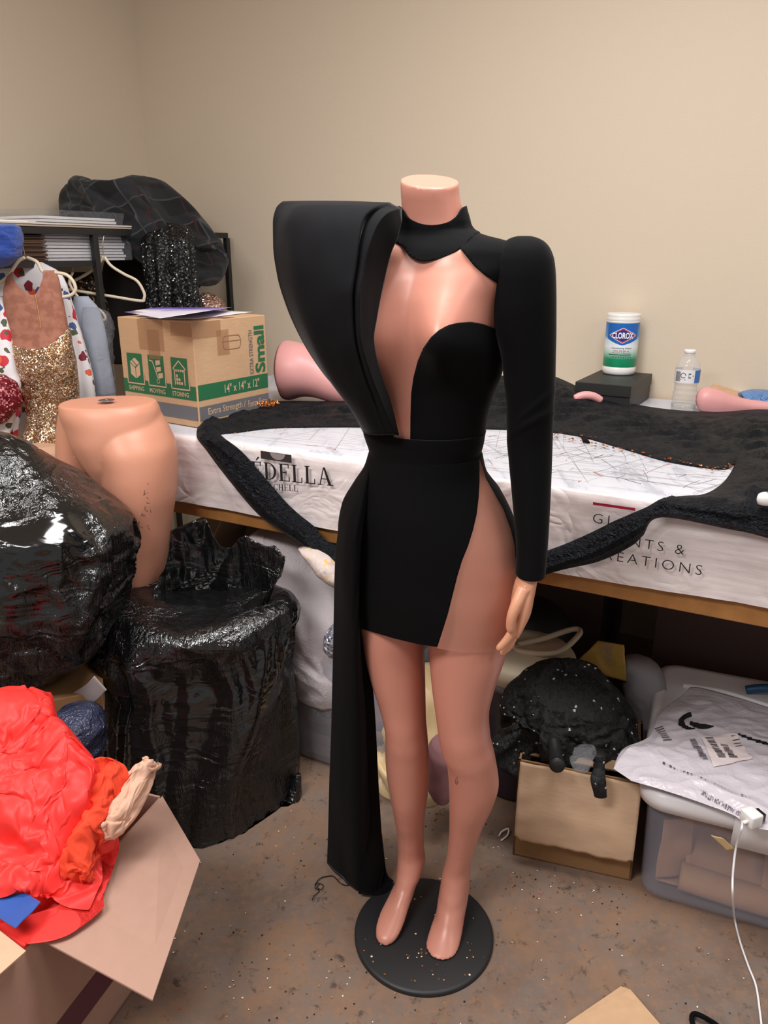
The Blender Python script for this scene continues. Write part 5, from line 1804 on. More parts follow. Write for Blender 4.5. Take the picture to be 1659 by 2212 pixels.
SYq = PY - .16
V, Fs = garment([(482, 335, 385, SYq, .02), (492, 318, 410, SYq - .02, .04), (520, 308, 418, SYq - .06, .04), (580, 312, 422, SYq - .07, .045), (640, 318, 428, SYq - .07, .05), (690, 320, 434, SYq - .07, .05), (760, 318, 440, SYq - .07, .05)], 110, 120, None, 11, .011, 2)
tag(obj('sequin_dress', V, Fs, M['black_sequin']), 'black sequinned dress hanging over the rack rail below the plaid blanket', 'dress')
M['rose_sequin'] = sequin_mat('rose_sequin', srgb(150, 112, 98), srgb(244, 226, 212), 240, .8, .3, .7)
V, Fs = heap([(632, 440, 452, SYq + .05, .02), (640, 430, 468, SYq + .05, .04), (655, 424, 482, SYq + .05, .06), (680, 420, 490, SYq + .05, .06), (740, 420, 490, SYq + .05, .06)], 24, 40, amp=.01, scale=20)
tag(obj('rose_garment', V, Fs, M['rose_sequin']), 'rose gold sequinned garment behind the moving box below the rack corner', 'garment')
V, Fs = heap([(505, 250, 330, PY + .05, .05), (540, 235, 340, PY + .05, .08), (600, 228, 345, PY + .05, .1), (680, 225, 350, PY + .05, .1), (780, 225, 350, PY + .05, .1)], 40, 60, amp=.03, scale=6, fine=.006, fscale=20, seed=15)
tag(obj('dark_garment', V, Fs, mat('dark_brown_cloth', srgb(30, 24, 22), .9)), 'dark garments hanging in the rack behind the empty white hanger', 'garment')
V, Fs = heap([(588, 150, 205, PY - .2, .03), (610, 140, 215, PY - .2, .05), (660, 135, 226, PY - .2, .05), (720, 130, 232, PY - .2, .05)], 40, 60, amp=.015, scale=12, fine=.004, fscale=40, seed=25)
o = tag(obj('sequin_garment', V, Fs, sequin_mat('bronze_sequin', srgb(50, 36, 26), srgb(210, 180, 140), 170, .9, .35, .4)), 'bronze sequinned garment in the rack behind the hangers', 'garment')


# hangers
def hanger(name, label, hook, outline, y0, m_=None, rr=.0045, grp=None):
    h = thing(name, label, 'hanger', atY(hook[0][0], hook[0][1], y0), grp)
    P = catmull([atY(x_, y_, y0 + d_) for x_, y_, d_ in hook], 26)
    obj('hook', *tube(P, .0017, 8), mat(name + '_steel', srgb(196, 186, 170), .3, metal=.9) if m_ is None else m_, h, label='thin steel hook')
    P = catmull([atY(x_, y_, y0 + d_) for x_, y_, d_ in outline], 90)
    obj('frame', *tube(P, rr, 10), M['ivory'] if m_ is None else m_, h)
    return h


GY = r_a[1] - .06
HGY = rp(215, 500)[1]
hanger('clothes_hanger', 'ivory velvet hanger inside the gold sequin dress', [(36, 503, .06), (37, 496, .05), (43, 500, .03), (47, 520, .0), (54, 554, 0)],
       [(54, 556, 0), (38, 566, 0), (14, 600, 0), (-20, 622, 0), (-42, 640, 0), (-44, 658, 0), (-30, 678, 0), (10, 668, 0), (70, 656, 0), (128, 643, 0), (152, 638, 0), (163, 626, 0), (158, 608, 0), (142, 593, 0), (112, 588, 0), (92, 586, 0), (80, 566, 0), (58, 556, 0)], GY, rr=.0055)
hanger('clothes_hanger', 'empty ivory hanger hooked on the rack rail between post and sequin dress', [(212, 498, .04), (216, 496, .03), (224, 506, .01), (222, 528, 0), (223, 551, 0)],
       [(222, 553, 0), (216, 566, 0), (190, 590, 0), (150, 612, 0), (140, 622, 0), (165, 628, 0), (240, 640, 0), (303, 650, 0), (311, 645, 0), (311, 632, 0), (296, 607, 0), (268, 592, 0), (240, 574, 0), (226, 555, 0)], HGY, rr=.0055)
hanger('clothes_hanger', 'ivory hanger half hidden beside the grey garment', [(150, 556, .04), (152, 552, .02), (158, 560, .01), (157, 586, 0)],
       [(157, 588, 0), (150, 610, 0), (164, 636, 0), (180, 650, 0), (205, 663, 0), (222, 676, 0), (226, 690, 0), (200, 694, 0), (140, 690, 0)], HGY - .08, rr=.005)
WW = mat('white_wire', srgb(232, 232, 236), .4)
hanger('wire_hanger', 'thin white wire hanger of the floral dress', [(30, 504, .02), (33, 500, .01), (40, 530, 0), (43, 562, 0)], [(30, 560, 0), (31, 520, 0), (33, 505, 0), (39, 540, 0), (43, 563, 0), (24, 572, 0), (34, 568, 0)], GY + .10, WW, .0018)

# gold sequin dress with a nude mesh yoke
M['gold_sequin'] = sequin_mat('gold_sequin', srgb(158, 116, 82), srgb(255, 244, 224), 330, .8, .24, .75, mid=srgb(214, 176, 138), amp=.8)
t = NT('nude_yoke'); n_ = t.noise(40, 3).outputs[0]
t.set(col=t.ramp(n_, [(.4, srgb(160, 102, 82)), (.6, srgb(182, 122, 100))]), rough=.8, alpha=.86); M['yoke'] = t.m
gd = thing('sequin_dress', 'gold sequinned dress with a nude mesh yoke hanging on an ivory hanger', 'dress', atY(100, 985, GY))
body_t = [(700, 24, 150, GY - .01, .03), (730, 22, 152, GY - .02, .045), (752, 24, 156, GY - .025, .055), (790, 34, 163, GY - .025, .06), (830, 46, 168, GY - .02, .055), (870, 56, 168, GY - .02, .05), (905, 62, 166, GY - .02, .052), (935, 56, 168, GY - .03, .06), (958, 30, 170, GY - .035, .07), (982, 18, 172, GY - .04, .08)]
r_, c_, q = sections(body_t, 130, 120, 0, 2.3)
R_ = []
for i, (r, c) in enumerate(zip(r_, c_)):
    d = r - c; L = np.linalg.norm(d, axis=1)[:, None] + 1e-9
    e_ = np.clip((q[i] - 860) / 100, 0, 1)
    h = np.array([.008 * e_ * math.sin(7 * 6.283 * j / 120) + .003 * nz(r[j], 30) for j in range(120)])
    R_.append(r + d / L * h[:, None])
V, Fs = loft(R_, (False, False))
x, y, d = proj(V)
top = np.interp(x, [10, 22, 36, 52, 75, 100, 118, 132, 148, 160], [735, 740, 748, 754, 754, 750, 738, 722, 710, 706])
v, f = clip(V, Fs, y - top)
obj('bodice', v, f, M['gold_sequin'], gd, solid=.003, off=0, label='gold sequinned body')
yk = [(584, 30, 118, GY, .012), (600, 14, 126, GY, .02), (640, 8, 134, GY - .005, .028), (690, 16, 143, GY - .012, .036), (730, 23, 150, GY - .02, .043), (758, 26, 155, GY - .025, .053)]
r_, c_, q = sections(yk, 110, 110, 0, 2.6)
V, Fs = loft(r_, (False, False))
x, y, d = proj(V)
C = np.repeat(c_, 110, axis=0)
neck = polydist(x, y, [(24, 560), (30, 606), (45, 624), (62, 636), (75, 638), (84, 624), (92, 600), (94, 560)])
left = polydist(x, y, [(-30, 560), (26, 560), (24, 602), (2, 624), (8, 660), (20, 740), (-30, 740)])
v, f = clip(V, Fs, np.minimum(-neck, 999))
obj('yoke', v, f, M['yoke'], gd, label='nude mesh yoke')
P = catmull([atY(76, 636, GY - .035), atY(84, 680, GY - .045), (atY(96, 752, GY - .062))], 20)
obj('zip', *tube(P, .0016, 6), mat('gold_zip', srgb(196, 150, 96), .4, metal=.5), gd, label='pale gold zip')
M['tissue'] = mat('brown_tissue', srgb(206, 164, 136), .85)
V, Fs = heap([(962, 40, 120, GY - .16, .03), (975, 32, 132, GY - .16, .06), (1000, 38, 140, GY - .17, .07), (1040, 60, 142, GY - .18, .07), (1080, 80, 142, GY - .18, .07), (1140, 80, 142, GY - .18, .06)], 60, 80, amp=.022, scale=16, fine=.010, fscale=30, seed=31)
tag(obj('tissue_paper', V, Fs, M['tissue'], smooth=False), 'crumpled brown tissue paper under the gold sequin dress', 'paper')

# white floral dress
t = NT('floral')
v1 = t.co((1, 1, 1))
c = srgb(232, 228, 232)
for k, (sc, th_, cl) in enumerate(((15, .30, srgb(200, 36, 52)), (13, .22, srgb(52, 84, 140)), (17, .20, srgb(224, 96, 60)), (19, .2, srgb(74, 84, 58)), (12, .18, srgb(128, 22, 44)))):
    mp = t.n('ShaderNodeMapping'); mp.inputs['Location'].default_value = (k * 3.1, k * 1.7, k * .9); t.l(v1, mp.inputs[0])
    wn = t.noise(30, 3, vec=mp.outputs[0]); ad = t.n('ShaderNodeVectorMath', operation='SCALE'); ad.inputs['Scale'].default_value = .03; t.l(wn.outputs['Color'], ad.inputs[0])
    a2 = t.n('ShaderNodeVectorMath', operation='ADD'); t.l(mp.outputs[0], a2.inputs[0]); t.l(ad.outputs[0], a2.inputs[1])
    vo = t.voro(sc, vec=a2.outputs[0], rnd=.9)
    c = t.mix(t.math('LESS_THAN', vo.outputs['Distance'], th_), c, cl)
t.set(col=c, rough=.6, sheen=.1); M['floral'] = t.m
fd = thing('floral_dress', 'white floral print dress with long sleeves hanging behind the gold one', 'dress', atY(90, 1000, GY + .12))
FYd = GY + .12
V, Fs = garment([(566, 20, 90, FYd, .02), (590, -5, 130, FYd, .03), (640, -20, 150, FYd, .04), (720, -20, 170, FYd, .05), (800, -10, 178, FYd, .05), (900, -20, 190, FYd, .06), (1000, -30, 190, FYd, .06)], 90, 100, None, 6, .008, 1)
obj('bodice', V, Fs, M['floral'], fd)
V, Fs = garment([(640, 122, 150, FYd - .02, .02), (700, 130, 170, FYd - .03, .03), (760, 140, 188, FYd - .04, .035), (820, 150, 203, FYd - .05, .035), (870, 158, 208, FYd - .05, .03), (900, 160, 206, FYd - .05, .03)], 60, 60, None, 4, .006, 3)
obj('sleeve', V, Fs, M['floral'], fd)
V, Fs = garment([(640, -40, 20, FYd - .10, .03), (740, -50, 34, FYd - .16, .04), (800, -50, 42, FYd - .18, .045), (830, -50, 54, FYd - .18, .05), (860, -50, 46, FYd - .18, .05), (920, -50, 34, FYd - .18, .045), (980, -50, 30, FYd - .18, .04)], 70, 70, None, 4, .010, 5)
obj('sleeve', V, Fs, M['floral'], fd)
# beaded red garment at the very left edge
V, Fs = heap([(810, -40, 10, FYd - .24, .02), (830, -45, 34, FYd - .24, .04), (870, -45, 44, FYd - .24, .04), (900, -45, 24, FYd - .24, .03), (915, -40, 8, FYd - .24, .02)], 30, 50, amp=.01, scale=20)
tag(obj('beaded_cloth', V, Fs, sequin_mat('red_bead', srgb(120, 20, 36), srgb(240, 170, 170), 220, .85, .35, .3)), 'crimson beaded cloth at the left edge over the floral dress', 'cloth')
# grey garment in a clear bag
V, Fs = garment([(640, 160, 190, HGY - .12, .02), (670, 158, 214, HGY - .14, .03), (720, 168, 226, HGY - .16, .035), (790, 190, 236, HGY - .17, .04), (860, 200, 246, HGY - .18, .04), (930, 200, 250, HGY - .18, .04)], 70, 70, None, 4, .006, 8)
gg = thing('grey_garment', 'pale grey garment in a clear plastic cover next to the moving box', 'garment', atY(220, 930, HGY - .17))
obj('cloth', V, Fs, mat('pale_grey_cloth', srgb(170, 178, 196), .85), gg)
V, Fs = heap([(664, 180, 206, HGY - .18, .02), (674, 178, 232, HGY - .18, .03), (700, 182, 240, HGY - .19, .045), (760, 196, 240, HGY - .2, .05), (850, 214, 250, HGY - .2, .05)], 40, 60, amp=.012, scale=18, fine=.004, fscale=50, seed=41)
obj('plastic_cover', V, Fs, M['clear_film'], gg, label='clear plastic cover')
# blue fleece at the left edge
V, Fs = heap([(484, -40, 30, GY - .08, .03), (490, -50, 40, GY - .08, .05), (520, -55, 42, GY - .08, .06), (550, -55, 36, GY - .08, .06), (572, -55, 16, GY - .08, .05), (578, -50, 4, GY - .08, .03)], 40, 60, amp=.012, scale=20, fine=.004, fscale=90, seed=2)
tag(obj('blue_fleece', V, Fs, mat('blue_fleece', srgb(20, 70, 168), .95, bump=(260, .9, .008), sheen=.4)), 'fluffy bright blue fleece over the rack end at the left edge', 'garment')
# ------------------------------------------------------------------ under the table, left
def carton(name, label, cat, c, ux, uy, h, m_, tilt=0.0, flap=None, fm=None):
    c, ux, uy = np.array(c, float), np.array(ux, float), np.array(uy, float)
    o = thing(name, label, cat, c + (ux + uy) / 2)
    v, f = box(c, ux, uy, (0, 0, h))
    obj('box_body', v, f, m_, o, smooth=False, bevel=0.003)
    if flap:
        for q in flap:
            v, f = slab(q, .004); obj('flap', v, f, fm or m_, o, smooth=False)
    return o


M['card_olive'] = cardboard('cardboard_olive', srgb(150, 122, 92), .08)
M['card_grey'] = cardboard('cardboard_grey', srgb(176, 156, 134), .06)
c_ = TP(0.02, .30, 0.0)
carton('storage_carton', 'large brown carton under the table behind the full black bag', 'box', c_, UX * .44, UN * .40, .60, M['card_olive'],
       flap=[[c_ + [0, 0, .60], c_ + UX * .2 + [0, 0, .60], c_ + UX * .17 - UN * .13 + [0, 0, .50], c_ + UX * .03 - UN * .13 + [0, 0, .50]]], fm=M['card_grey'])
c_ = TP(-.22, .12, 0.0)
carton('storage_carton', 'grey-brown carton under the table edge behind the half mannequin', 'box', c_, UX * .21, UN * .35, .56, M['card_grey'],
       flap=[[c_ + UX * .21 + [0, 0, .56], c_ + UX * .21 + UN * .2 + [0, 0, .56], c_ + UX * .27 + UN * .2 + [0, 0, .66], c_ + UX * .27 + [0, 0, .66]]])
v, f = box(TP(-.05, .34, .605), UX * .24, UN * .22, (0, 0, .03))
tag(obj('maroon_folder', v, f, mat('maroon_card', srgb(104, 30, 48), .6), smooth=False, bevel=.002), 'maroon folder lying on the large carton under the table', 'folder')
# white quilt over a clear bin
t = NT('white_quilt'); t.set(col=srgb(216, 206, 210), rough=.9, sheen=.2)
t.bump(t.noise(120, 4, .6, dist=.8).outputs[0], .5, .008); M['quilt'] = t.m
V, Fs = wrinkle([(1166, 575, 620, 2.14, .03), (1178, 560, 662, 2.14, .06), (1198, 542, 698, 2.13, .09), (1220, 522, 732, 2.12, .11), (1246, 516, 750, 2.11, .12), (1290, 534, 760, 2.09, .125), (1330, 592, 760, 2.07, .12), (1370, 632, 757, 2.05, .11), (1400, 650, 748, 2.04, .09), (1420, 678, 740, 2.03, .05)], 60, 84, grow=.42, inset=.05, bend=.7, amp=.02, scale=8, seed=51, grav=.15)
tag(obj('white_quilt', V, Fs, M['quilt'], sub=1), 'crumpled white quilt piled on the clear bin left of the black train', 'quilt')
NUDE_BEAD = sequin_mat('nude_bead', srgb(196, 180, 174), srgb(214, 176, 110), 120, .93, .5, .0, amp=.3)
V, Fs = heap([(1185, 645, 690, 1.90, .02), (1200, 655, 720, 1.885, .03), (1225, 672, 748, 1.87, .035), (1252, 700, 765, 1.86, .035), (1268, 722, 765, 1.86, .02)], 40, 60, amp=.012, scale=14)
tag(obj('beaded_garment', V, Fs, NUDE_BEAD), 'nude garment with gold beads lying on the white quilt', 'garment')
V, Fs = heap([(1352, 716, 745, 1.84, .02), (1370, 704, 752, 1.83, .03), (1400, 700, 752, 1.83, .03), (1418, 710, 745, 1.84, .02)], 20, 40, amp=.008, scale=24)
tag(obj('crystal_trim', V, Fs, sequin_mat('crystal', srgb(170, 172, 190), srgb(250, 250, 255), 190, .8, .15, .6, amp=1.2)), 'clump of clear crystal trim at the low end of the white quilt', 'trim')

# clear bin material
t = NT('clear_bin'); t.set(col=srgb(198, 196, 206), rough=.12, alpha=.32, spec=.6); M['bin'] = t.m
t = NT('clear_bin2'); t.set(col=srgb(186, 184, 198), rough=.1, alpha=.20, spec=.55); M['bin2'] = t.m


def rb_box(name, c, ux, uy, h, m_, parent, r=.03, taper=.012, z0=0.0, open_top=True, label=None, th=.003):
    rg = rbox(c, ux, uy, h, r)
    R_ = [ring_at(rg, c[2] + z0 + .004, -taper - .012), ring_at(rg, c[2] + z0 + .016, -taper)] + [ring_at(rg, c[2] + z0 + h * k, -taper * (1 - k)) for k in (.1, .35, .6, .85, 1.0)]
    return obj(name, *loft(R_, (True, not open_top)), m_, parent, solid=th, off=1, label=label)


c_ = atZ(640, 1640, 0.0); c_ = np.array([c_[0], c_[1], 0])
cbn = thing('storage_bin', 'clear plastic bin of folded clothes under the white quilt', 'bin', c_ + UX * .15 + UN * .17)
c_ = c_ - UX * .03
rb_box('bin_body', c_, UX * .36, UN * .36, .36, M['bin'], cbn, .04, .02)
cols = [srgb(112, 84, 86), srgb(140, 110, 112), srgb(70, 66, 80), srgb(150, 128, 130)]
for k in range(5):
    z0 = .02 + .036 * k
    V, Fs = [], []
    rg = rbox(c_ + UX * .035 + UN * .03 + [0, 0, z0], UX * (.30 - .004 * k), UN * .28, .03, .035)
    R_ = [ring_at(rg, z0 + .036 * u, .004 * math.sin(math.pi * u)) for u in np.linspace(0, 1, 6)]
    for r in R_:
        for j in range(len(r)):
            r[j] += np.array([.004, -.004, .003]) * nz(r[j], 30)
    tag(obj('folded_garment', *loft(R_), mat('folded_%d' % k, cols[k % 4], .9)), ('mauve garment at the bottom of the clothes bin', 'dusky pink garment second from the bottom of the clothes bin', 'slate garment in the middle of the clothes bin', 'pale pink garment fourth up in the clothes bin', 'dark mauve garment topmost in the clothes bin')[k], 'garment', 'garments folded in the clear bin')
GZ = sequin_mat('gold_bead', srgb(176, 128, 50), srgb(250, 220, 150), 200, .75, .3, .5); TL = sequin_mat('teal_bead', srgb(60, 120, 120), srgb(190, 250, 230), 220, .7, .25, .5)
ap = thing('beaded_applique', 'gold and teal chevron beading pressed against the front of the clear clothes bin', 'applique', c_ + UX * .16 + UN * .02 + [0, 0, .15])
o_ = c_ + UX * .085 + UN * .024; 
for k, (m_, z_) in enumerate(((GZ, .21), (TL, .19), (GZ, .17), (TL, .155))):
    v, f = stroke2([(0, z_ - .0), (.055, z_ + .02), (.12, z_ - .012), (.165, z_ + .012)] if k % 2 == 0 else [(0, z_ + .012), (.055, z_ + .022), (.12, z_ - .006), (.165, z_ + .016)], .014)
    v3, f3 = flat(v, o_ - UN * .001 * k, UX, (0, 0, 1)), f
    obj('beaded_band', v3, f3, m_, ap, smooth=False, solid=.002)

# between the legs: white carton, cream satin, plum cloth
c_ = atZ(806, 1672, 0.0)
wbx = thing('white_carton', 'open white carton behind the mannequin legs', 'box', c_ + UX * .12 + UN * .1)
for q in (box(c_, UX * .24, UN * .006, (0, 0, .20)), box(c_, UX * .006, UN * .22, (0, 0, .20)), box(c_ + UX * .234, UX * .006, UN * .22, (0, 0, .20)), box(c_ + UN * .214, UX * .24, UN * .006, (0, 0, .20)), box(c_, UX * .24, UN * .22, (0, 0, .005))):
    obj('panel', *q, mat('white_card', srgb(214, 204, 190), .6), wbx, smooth=False)
M['cream'] = mat('cream_satin', srgb(214, 186, 140), .4, sheen=.2)
V, Fs = wrinkle([(1430, 870, 955, 1.92, .03), (1445, 855, 970, 1.90, .06), (1482, 838, 978, 1.87, .08), (1540, 830, 976, 1.85, .08), (1585, 828, 968, 1.85, .08), (1635, 828, 954, 1.86, .07)], 50, 70, grow=.45, inset=.035, bend=.4, amp=.015, scale=10, seed=61)
tag(obj('cream_satin', V, Fs, M['cream']), 'bunched cream satin in the white carton behind the legs', 'cloth')
V, Fs = heap([(1604, 935, 975, 1.66, .04), (1622, 925, 985, 1.66, .06), (1690, 922, 985, 1.655, .06), (1712, 930, 975, 1.65, .05)], 30, 50, amp=.006, scale=14, floor=.001)
tag(obj('plum_cloth', V, Fs, mat('plum_cloth', srgb(150, 106, 112), .85)), 'dusty plum cloth bundle on the floor between the mannequin legs', 'cloth')
v, f = box(atZ(921, 1690, .145) - [0, 0, .0], UX * .1, UN * .08, (0, 0, .03))  # a loose plastic lid lying on the plum cloth
tag(obj('plastic_lid', v, f, mat('grey_plastic', srgb(170, 164, 166), .4), bevel=.006), 'pale grey plastic lid on the plum cloth between the legs', 'container')

# ------------------------------------------------------------------ under the table, right
# tub with a white lid
cx = atY(1105, 1700, 1.80)
tbk = thing('plastic_tub', 'dark translucent tub with an ivory handled lid right of the legs', 'tub', [cx[0] + .02, 1.86, 0])
tc_ = np.array([cx[0] + .03, 1.87, 0.0])
zl = atY(1120, 1480, 1.76)[2]
rt = .125
obj('tub_body', *lathe(tc_, [(rt * .86, .003), (rt * .88, .02), (rt * .97, zl - .03), (rt * .98, zl)], 40), mat('tub_purple', srgb(58, 46, 62), .3, spec=.5), tbk)
obj('rim', *lathe(tc_, [(rt * 1.0, zl - .035), (rt * 1.01, zl - .005), (rt * .9, zl)], 40), mat('tub_grey', srgb(150, 150, 160), .3), tbk, label='translucent grey rim')
obj('lid', *lathe(tc_, [(rt * 1.02, zl - .012), (rt * 1.08, zl - .008), (rt * 1.08, zl + .03), (rt * 1.02, zl + .04), (rt * .7, zl + .046), (.01, zl + .05)], 40), M['ivory'], tbk)
h0, h1 = tc_ + [-.02, -.02, zl + .05], tc_ + [.14, .06, zl + .075]
v, f = tube(catmull([h0 + [0, .035, 0], h0 + [.07, .045, .014], h1, h1 + [.01, -.03, 0], h0 + [.09, -.03, .012], h0], 40, True), .008, 8)
obj('handle', v, f, M['ivory'], tbk)

# cardboard box with a drooping front flap
f0 = atZ(1107, 1846, 0.0); f1 = atZ(1362, 1903, 0.0)
bx = f1 - f0; Lb = np.linalg.norm(bx); ex = bx / Lb; ey = np.array([-ex[1], ex[0], 0])
hB2 = .285
cb2 = thing('cardboard_box', 'brown cardboard box with a drooping front flap right of the mannequin', 'box', (f0 + f1) / 2 + ey * .13)
lst = [box(f0, ex * Lb, ey * .005, (0, 0, hB2)), box(f0 + ey * .255, ex * Lb, ey * .005, (0, 0, hB2)), box(f0, ex * .005, ey * .26, (0, 0, hB2)), box(f1 - ex * .005, ex * .005, ey * .26, (0, 0, hB2)), box(f0, ex * Lb, ey * .26, (0, 0, .004))]
v, f = merge(*lst)
obj('box_body', v, f, M['card_dark'], cb2, smooth=False)
v, f = box(f0 + ey * .03 + [0, 0, hB2 - .004], ex * Lb, ey * .22, (0, 0, .004)); obj('flap', v, f, M['card_olive'], cb2, smooth=False, label='inner top flap, tan')
nF = 30
V = []
for i in range(nF):
    u = i / (nF - 1)
    for j in range(40):
        w_ = j / 39
        dr_ = .205 * u
        xx = Lb * (.015 + .975 * w_)
        rag = .006 * nz((w_ * 9, 0.2, 1.0)) * (u ** 4)
        p = f0 + ex * xx - ey * (.004 + .028 * math.sin(u * 1.9) + .004 * nz((w_ * 4, u * 4, 0))) + np.array([0, 0, hB2 - .002 - dr_ + rag])
        if u > .85 and (w_ < .05 or w_ > .95):
            p[2] += .008 * (u - .85) / .15
        V.append(p)
obj('flap', V, grid_faces(nF, 40), M['card_light'], cb2, solid=.0035, off=1, label='pale front flap hanging down')

# black sequinned garment heap on it
V, Fs = wrinkle([(1416, 1188, 1240, 1.74, .02), (1422, 1170, 1272, 1.735, .045), (1438, 1152, 1305, 1.72, .065), (1462, 1134, 1334, 1.70, .08), (1500, 1118, 1354, 1.67, .085), (1540, 1104, 1370, 1.645, .085), (1566, 1098, 1380, 1.63, .08), (1584, 1098, 1372, 1.62, .07), (1600, 1130, 1356, 1.61, .06), (1614, 1196, 1342, 1.60, .045), (1626, 1258, 1318, 1.595, .03)], 70, 100, grow=.4, inset=.04, bend=.5, amp=.02, scale=10, seed=71)
V = V + np.array([.0035 * ridge(p, 46) for p in V])[:, None] * np.array([.3, -.7, .5])
sg = thing('sequin_garment', 'heap of black sequinned fleece garment on the cardboard box right of the legs', 'garment', atY(1240, 1640, 1.60))
obj('cloth', V, Fs, M['black_sequin_lo'], sg)
V, Fs = heap([(1628, 1280, 1308, 1.50, .012), (1660, 1281, 1305, 1.485, .010), (1680, 1276, 1306, 1.465, .010), (1700, 1280, 1308, 1.46, .010), (1720, 1284, 1311, 1.46, .008)], 40, 30, amp=.006, scale=26)
obj('strap', V, Fs, M['black_sequin_lo'], sg, label='sequinned strap hanging over the box front')
pts = [atY(1240 + RNG.normal(0, 62), 1540 + RNG.normal(0, 50), 1.5) for _ in range(0)]
# black handle and clear wrap poking out
hndl = thing('handle_grip', 'black ribbed handle grip poking out on the box under the sequinned heap', 'handle', atY(1204, 1656, 1.50))
P = np.array([atY(1196, 1600, 1.56), atY(1200, 1630, 1.52), atY(1204, 1656, 1.475)])
P = catmull(P, 14)
obj('grip', *tube(P, [.014, .0142, .0144, .0145, .0148, .015, .0152, .0155, .0158, .016, .0165, .0172, .0178, .0165], 20), mat('rubber_black', (.014, .014, .015, 1), .5), hndl)
v, f = tube([P[-3], P[-2]], [.0182, .0182], 20); obj('collar_ring', v, f, M['black_metal'], hndl)
V, Fs = heap([(1612, 1250, 1285, 1.52, .01), (1630, 1240, 1282, 1.50, .02), (1650, 1236, 1276, 1.475, .02), (1664, 1240, 1268, 1.465, .012)], 24, 40, amp=.008, scale=40, fine=.003, fscale=90)
tag(obj('clear_wrap', V, Fs, M['clear_film']), 'scrunched clear plastic wrap beside the black handle grip', 'wrap')

# envelope, white cloth and black bag in the shade
t = NT('yellow_mailer'); t.set(col=srgb(206, 164, 84), rough=.45); t.bump(t.noise(30, 3).outputs[0], .3, .01)
v, f = patch([(1232, 1440), (1290, 1382), (1345, 1392), (1352, 1470)], 20, 20, lambda x, y, u, v_: atY(x, y, 1.93 - .05 * v_), .010, 18, 4, nrm=(0, -1, .2))
ye = thing('padded_mailer', 'yellow padded mailer with a clear window behind the sequinned heap', 'mailer', atY(1290, 1470, 1.92))
obj('sleeve', v, f, t.m, ye, solid=.004)
v, f = patch([(1290, 1392), (1338, 1390), (1342, 1456), (1318, 1446)], 14, 14, lambda x, y, u, v_: atY(x, y, 1.895), .006, 24, 4, nrm=(0, -1, .2))
obj('clear_window', v, f, M['clear_film'], ye, label='crinkled clear film')
V, Fs = heap([(1424, 1352, 1400, 1.9, .03), (1440, 1345, 1425, 1.9, .06), (1490, 1350, 1432, 1.88, .07), (1530, 1362, 1432, 1.85, .06), (1600, 1370, 1420, 1.8, .05), (1680, 1372, 1400, 1.76, .04)], 40, 60, amp=.014, scale=13, fine=.004, fscale=40, seed=81)
tag(obj('grey_cloth', V, Fs, mat('grey_white_cloth', srgb(160, 158, 164), .8)), 'pale grey cloth squeezed between the sequinned heap and the lidded bin', 'cloth')
V, Fs = heap([(1300, 1110, 1180, 2.1, .05), (1320, 1090, 1215, 2.1, .09), (1370, 1080, 1240, 2.1, .11), (1440, 1080, 1240, 2.1, .11), (1600, 1080, 1240, 2.1, .1), (1800, 1090, 1220, 2.1, .1)], 50, 60, amp=.02, scale=8, seed=91, floor=.002)
tag(obj('black_sack', V, Fs, mat('black_sack', (.008, .008, .009, 1), .6)), 'black sack in the dark under the table behind the ivory tub lid', 'sack')
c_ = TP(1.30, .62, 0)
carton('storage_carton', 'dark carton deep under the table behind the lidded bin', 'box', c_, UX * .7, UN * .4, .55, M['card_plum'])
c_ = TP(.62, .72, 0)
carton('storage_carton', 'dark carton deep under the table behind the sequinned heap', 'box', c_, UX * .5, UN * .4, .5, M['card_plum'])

# big lidded bin with brown paper inside
F0 = atZ(1373, 1938, 0.0); F0 = np.array([F0[0], F0[1], 0.0])
bxu = np.array([math.cos(math.radians(-22.5)), math.sin(math.radians(-22.5)), 0]); byu = np.array([-bxu[1], bxu[0], 0])
LB, DB, HBn = .50, .58, .285
sbn = thing('lidded_bin', 'large clear storage bin of brown paper with a white latching lid, right under the table', 'bin', F0 + bxu * .25 + byu * .29)
rb_box('bin_body', F0, bxu * LB, byu * DB, HBn, M['bin2'], sbn, .04, .012)
rgl = rbox(F0 - bxu * .022 - byu * .022, bxu * (LB + .044), byu * (DB + .044), .04, .06, 8)
R_ = [ring_at(rgl, HBn - .012, -.006), ring_at(rgl, HBn - .012, 0), ring_at(rgl, HBn + .012, .002), ring_at(rgl, HBn + .024, -.003), ring_at(rgl, HBn + .030, -.012), ring_at(rgl, HBn + .030, -.034), ring_at(rgl, HBn + .022, -.042), ring_at(rgl, HBn + .022, -.10)]
obj('lid', *loft(R_, (True, True)), M['white_plastic'], sbn, label='white lid')
for k, (xa, xb) in enumerate(((.175, .38),)):
    p0 = F0 + bxu * xa - byu * .026
    prof = [(-.000, HBn - .045), (-.006, HBn - .045), (-.008, HBn + .014), (-.004, HBn + .030), (.02, HBn + .036), (.02, HBn + .031), (.0, HBn + .028)]
    V = []
    for s_ in np.linspace(0, 1, 8):
        for (d_, z_) in prof:
            V.append(p0 + bxu * (xb - xa) * s_ + byu * d_ + [0, 0, z_])
    obj('latch', V, grid_faces(8, len(prof), closed_v=True), M['white_plastic'], sbn, solid=.002, off=0, label='white side latch')
hp = F0 + bxu * .21 + byu * (DB - .06) + [0, 0, HBn + .030]
v, f = tube(catmull([hp, hp + bxu * .05 + [0, 0, .018], hp + bxu * .12 + [0, 0, .018], hp + bxu * .17], 20), .012, 10)
obj('latch', v, f, mat('latch_blue', srgb(40, 90, 130), .4), sbn, label='blue back latch')
